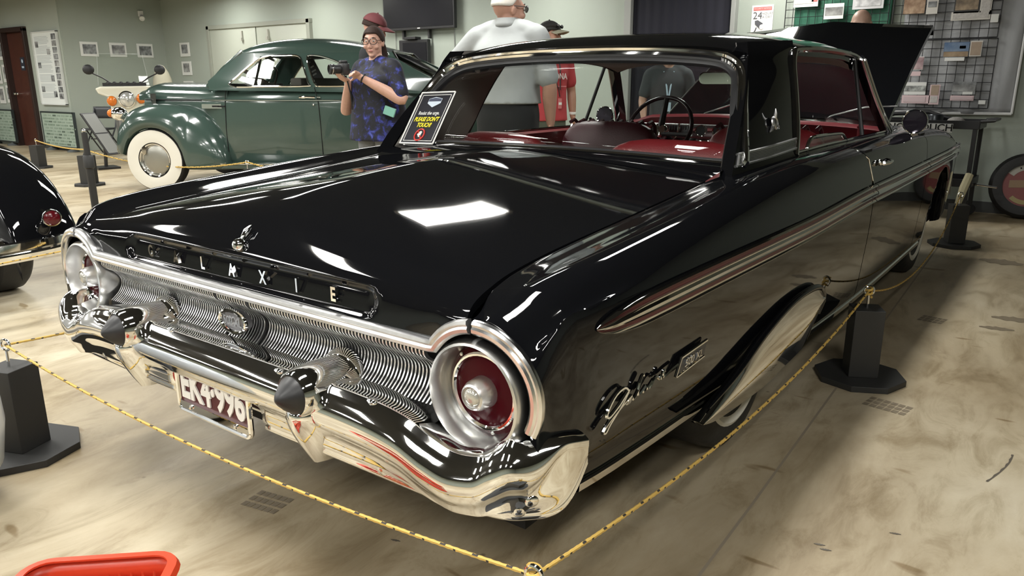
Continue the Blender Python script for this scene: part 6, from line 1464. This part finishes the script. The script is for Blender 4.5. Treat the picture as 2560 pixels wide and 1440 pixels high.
cam_b = thing('camera', 'black digital camera with a lens held by the woman in blue', 'camera', tuple((Matrix.Translation((-3.35, 3.765, 0)) @ Matrix.Rotation(R(174), 4, 'Z') @ Matrix.Scale(1.64/1.70, 4)) @ c), R(174-14))
CB = mat('camera_black', (.012, .012, .013), .4)
MB().box((0, 0, 0), (.135, .06, .095)).box((0, .0, .058), (.06, .06, .03)).box((.06, .015, -.005), (.03, .075, .085)).build('camera_body', CB, cam_b, smooth=30, bevel=.008)
lz = MB().lathe([(.034, .02), (.036, .03), (.036, .08), (.041, .085), (.041, .125), (.036, .128), (.034, .118), (0, .112)], (-.005, 0, 0), (0, 1, 0), 28).build('camera_lens', CB, cam_b); sub(MB().lathe([(.0405, .100), (.0415, .102), (.0415, .106), (.0405, .108)], (-.005, 0, 0), (0, 1, 0), 28).build('lens_ring', CHROME), lz)
MB().tube([(.068, 0, .03), (.10, -.05, -.06), (.09, -.10, -.22), (.05, -.08, -.33), (.02, -.06, -.20), (.03, -.03, -.05)], .006, 6, flat=.4).build('camera_strap', CB, cam_b)
wr = sd[0][2]; el = sd[0][1]; d_ = (wr-el).normalized()
MB().tube([wr-d_*.035+ (d_.orthogonal()*math.cos(a)+d_.cross(d_.orthogonal())*math.sin(a)).normalized()*.036 for a in np.linspace(0, 2*math.pi, 21)[:-1]], .007, 6, closed=True).build('wrist_band', BLACK, W)
MB().box((-.27, .09, 1.0), (.10, .03, .075), (0, R(-20), R(35))).build('pocket_card', mat('teal_card', (.20, .46, .38), .5), W, smooth=0, bevel=.004)
# --- man in a maroon cap
BT_ = mat('black_shirt', (.008, .009, .011), .85)
Mn, HT, sd = person('person in a maroon cap and black shirt bending forward behind the woman in blue', (-3.86, 4.20, 0), R(-58), 1.80, girth=1.15, depth=1.1, yaw=R(4), tilt=R(-20), lean=.02, skin=(.52, .30, .23), shirt=BT_, pants=mat('dark_jeans', (.025, .03, .04), .8), hem=.90, sleeve=.85)
MC = mat('maroon_cap', (.12, .028, .032), .8); shell(HT, HAIRC, v1=1.75, r=(.080, .104, .100)).build('hair', HB, Mn, solid=.004); cap(HT, Mn, MC, MC)
# --- older man in a grey polo shirt
POLO = mat('grey_polo', (.31, .33, .33), .8, noise=(7, .6, (.39, .41, .41)), bump=(9, .25))
Om, HT, sd = person('person with white hair and light grey polo shirt seen from behind by the black car', (-1.52, 3.22, 0), R(14), 1.85, neck=-.06, girth=1.16, depth=1.25, yaw=R(-42), tilt=R(-3), skin=(.52, .29, .21), arms=[((.43, -.02, 1.14), (.27, .10, 1.0), (-.8, .5, -.2), (-.3, -.2, -1), .5), ((.275, -.01, 1.10), (.265, .05, .86), (.0, .1, -1), (-1, 0, 0), .45)], shirt=POLO, pants=mat('black_trousers', (.010, .011, .012), .85), hem=.975, sleeve=.88, collar=True)
shell(HT, lambda u: .60+.55*sstep(.9, 1.7, abs(math.atan2(math.sin(u), math.cos(u)))), v1=1.42, r=(.0785, .1015, .098)).build('hair', mat('white_hair', (.66, .63, .56), .7, noise=(60, .6, (.75, .73, .68))), Om, solid=.006)
glasses(HT, Om, mat('glasses_dark', (.05, .05, .05), .3), .026, .019, .012, glass_mat('lens_tint', (.35, .36, .36)))
# --- person in a red shirt
RT = mat('red_shirt', (.40, .038, .045), .8, bump=(12, .2))
Rp, HT, sd = person('person in a red lettered t-shirt with lanyard and a two-tone cap near the back wall', (-2.42, 5.02, 0), R(-119), 1.715, girth=.98, depth=1.0, yaw=R(38), skin=(.40, .21, .14), arms=[((.245, -.02, 1.12), (.24, .03, .88), (0, .1, -1), (-1, 0, 0), .5), None], shirt=RT, pants=mat('olive_shorts', (.075, .085, .06), .85), hem=.845, sleeve=.72)
shell(HT, HAIRC, v1=1.6, r=(.079, .102, .099)).build('hair', HB, Rp, solid=.004)
cap(HT, Rp, mat('cap_black', (.016, .016, .015), .8), mat('cap_khaki', (.27, .265, .19), .8))
sg = MB()
for sx in (-1, 1): sg.sphere(HT @ Vector((sx*.034, .098, .078)), (.028, .010, .017), 12, 7, HT.to_3x3().to_4x4())
sg.tube([HT @ Vector((-.085, .0, .075)), HT @ Vector((-.065, .085, .085)), HT @ Vector((.065, .085, .085)), HT @ Vector((.085, .0, .075))], .004, 5); sg.build('sunglasses', mat('dark_lens', (.01, .01, .012), .1), Rp)
YF = .128
TXF = lambda x, z, y: Matrix.Translation((x, y, z)) @ Matrix(((-1, 0, 0, 0), (0, 0, 1, 0), (0, 1, 0, 0), (0, 0, 0, 1)))
MB().text('ARIZONA', .075, TXF(0, 1.235, YF+.006) @ Matrix.Diagonal((.72, 1, 1, 1)), .002, bold=.001).build('shirt_lettering', mat('shirt_print', (.68, .60, .58), .7), Rp, smooth=0, merge=False)
MB().box((0, YF+.002, 1.15), (.23, .005, .008)).build('shirt_stripe', mat('stripe_pink', (.55, .20, .20), .7), Rp, smooth=0)
MB().tube([(.05, .07, 1.42), (.035, .125, 1.32), (-.03, .145, 1.12), (-.045, .14, 1.06)], .006, 6, flat=.4).tube([(-.06, .07, 1.42), (-.055, .125, 1.30), (-.045, .145, 1.12)], .006, 6, flat=.4).build('lanyard', BLACK, Rp)
MB().box((-.045, .145, 1.0), (.035, .008, .09)).build('lanyard_badge', mat('badge_red', (.55, .18, .18), .5), Rp, smooth=0, bevel=.003); MB().box((-.045, .150, 1.0), (.03, .004, .022)).build('badge_label', WHITE, Rp, smooth=0)
wr = sd[0][2]; MB().lathe([(.030, -.012), (.034, 0), (.030, .012)], wr+Vector((0, 0, .03)), (0, .1, 1), 16).build('wrist_watch', WHITE, Rp)
# --- bald person beyond the raised hood
person('bald person hidden by the raised hood with only the crown showing', (.03, 6.15, 0), R(175), 1.76, arms=[((.2, .2, 1.15), (.12, .42, 1.1))]*2, lean=.25, tilt=R(-20), yaw=R(10), skin=(.56, .36, .27), shirt=mat('beige_shirt', (.36, .33, .28), .8), pants=JEAN, hem=.9)
# --- person seen through the windscreen
Dp, HT, sd = person('person in a dark grey shirt seen through the windscreen past the steering wheel', (-1.64, 5.88, 0), R(-150), 1.57, yaw=R(-20), skin=(.46, .27, .19), arms=[None, ((.25, .04, 1.12), (.24, .20, .94))], shirt=mat('charcoal_shirt', (.05, .058, .062), .85), pants=mat('black_trousers'), hem=.88, sleeve=.75)
shell(HT, HAIRC, v1=1.6, r=(.080, .104, .100)).build('hair', HB, Dp, solid=.005)
MB().tube([(.05, .08, 1.40), (.02, .132, 1.25), (0, .14, 1.10)], .008, 6, flat=.4).tube([(-.05, .08, 1.40), (-.02, .132, 1.25), (0, .14, 1.10)], .008, 6, flat=.4).box((0, .142, 1.05), (.06, .008, .09)).build('lanyard', mat('pale_blue_lanyard', (.45, .60, .72), .5), Dp)
ds = thing('display_model', 'glossy purple rounded display piece on a black pedestal in the dark doorway', 'display', (-1.93, 6.62, 0))
MB().box((0, 0, .40), (.5, .4, .80)).build('pedestal', BLACK, ds, smooth=0, bevel=.01)
MB().sphere((0, 0, .93), (.24, .20, .13), 24, 14).build('purple_shell', mat('purple_paint', (.04, .022, .16), .08, coat=1.0), ds)
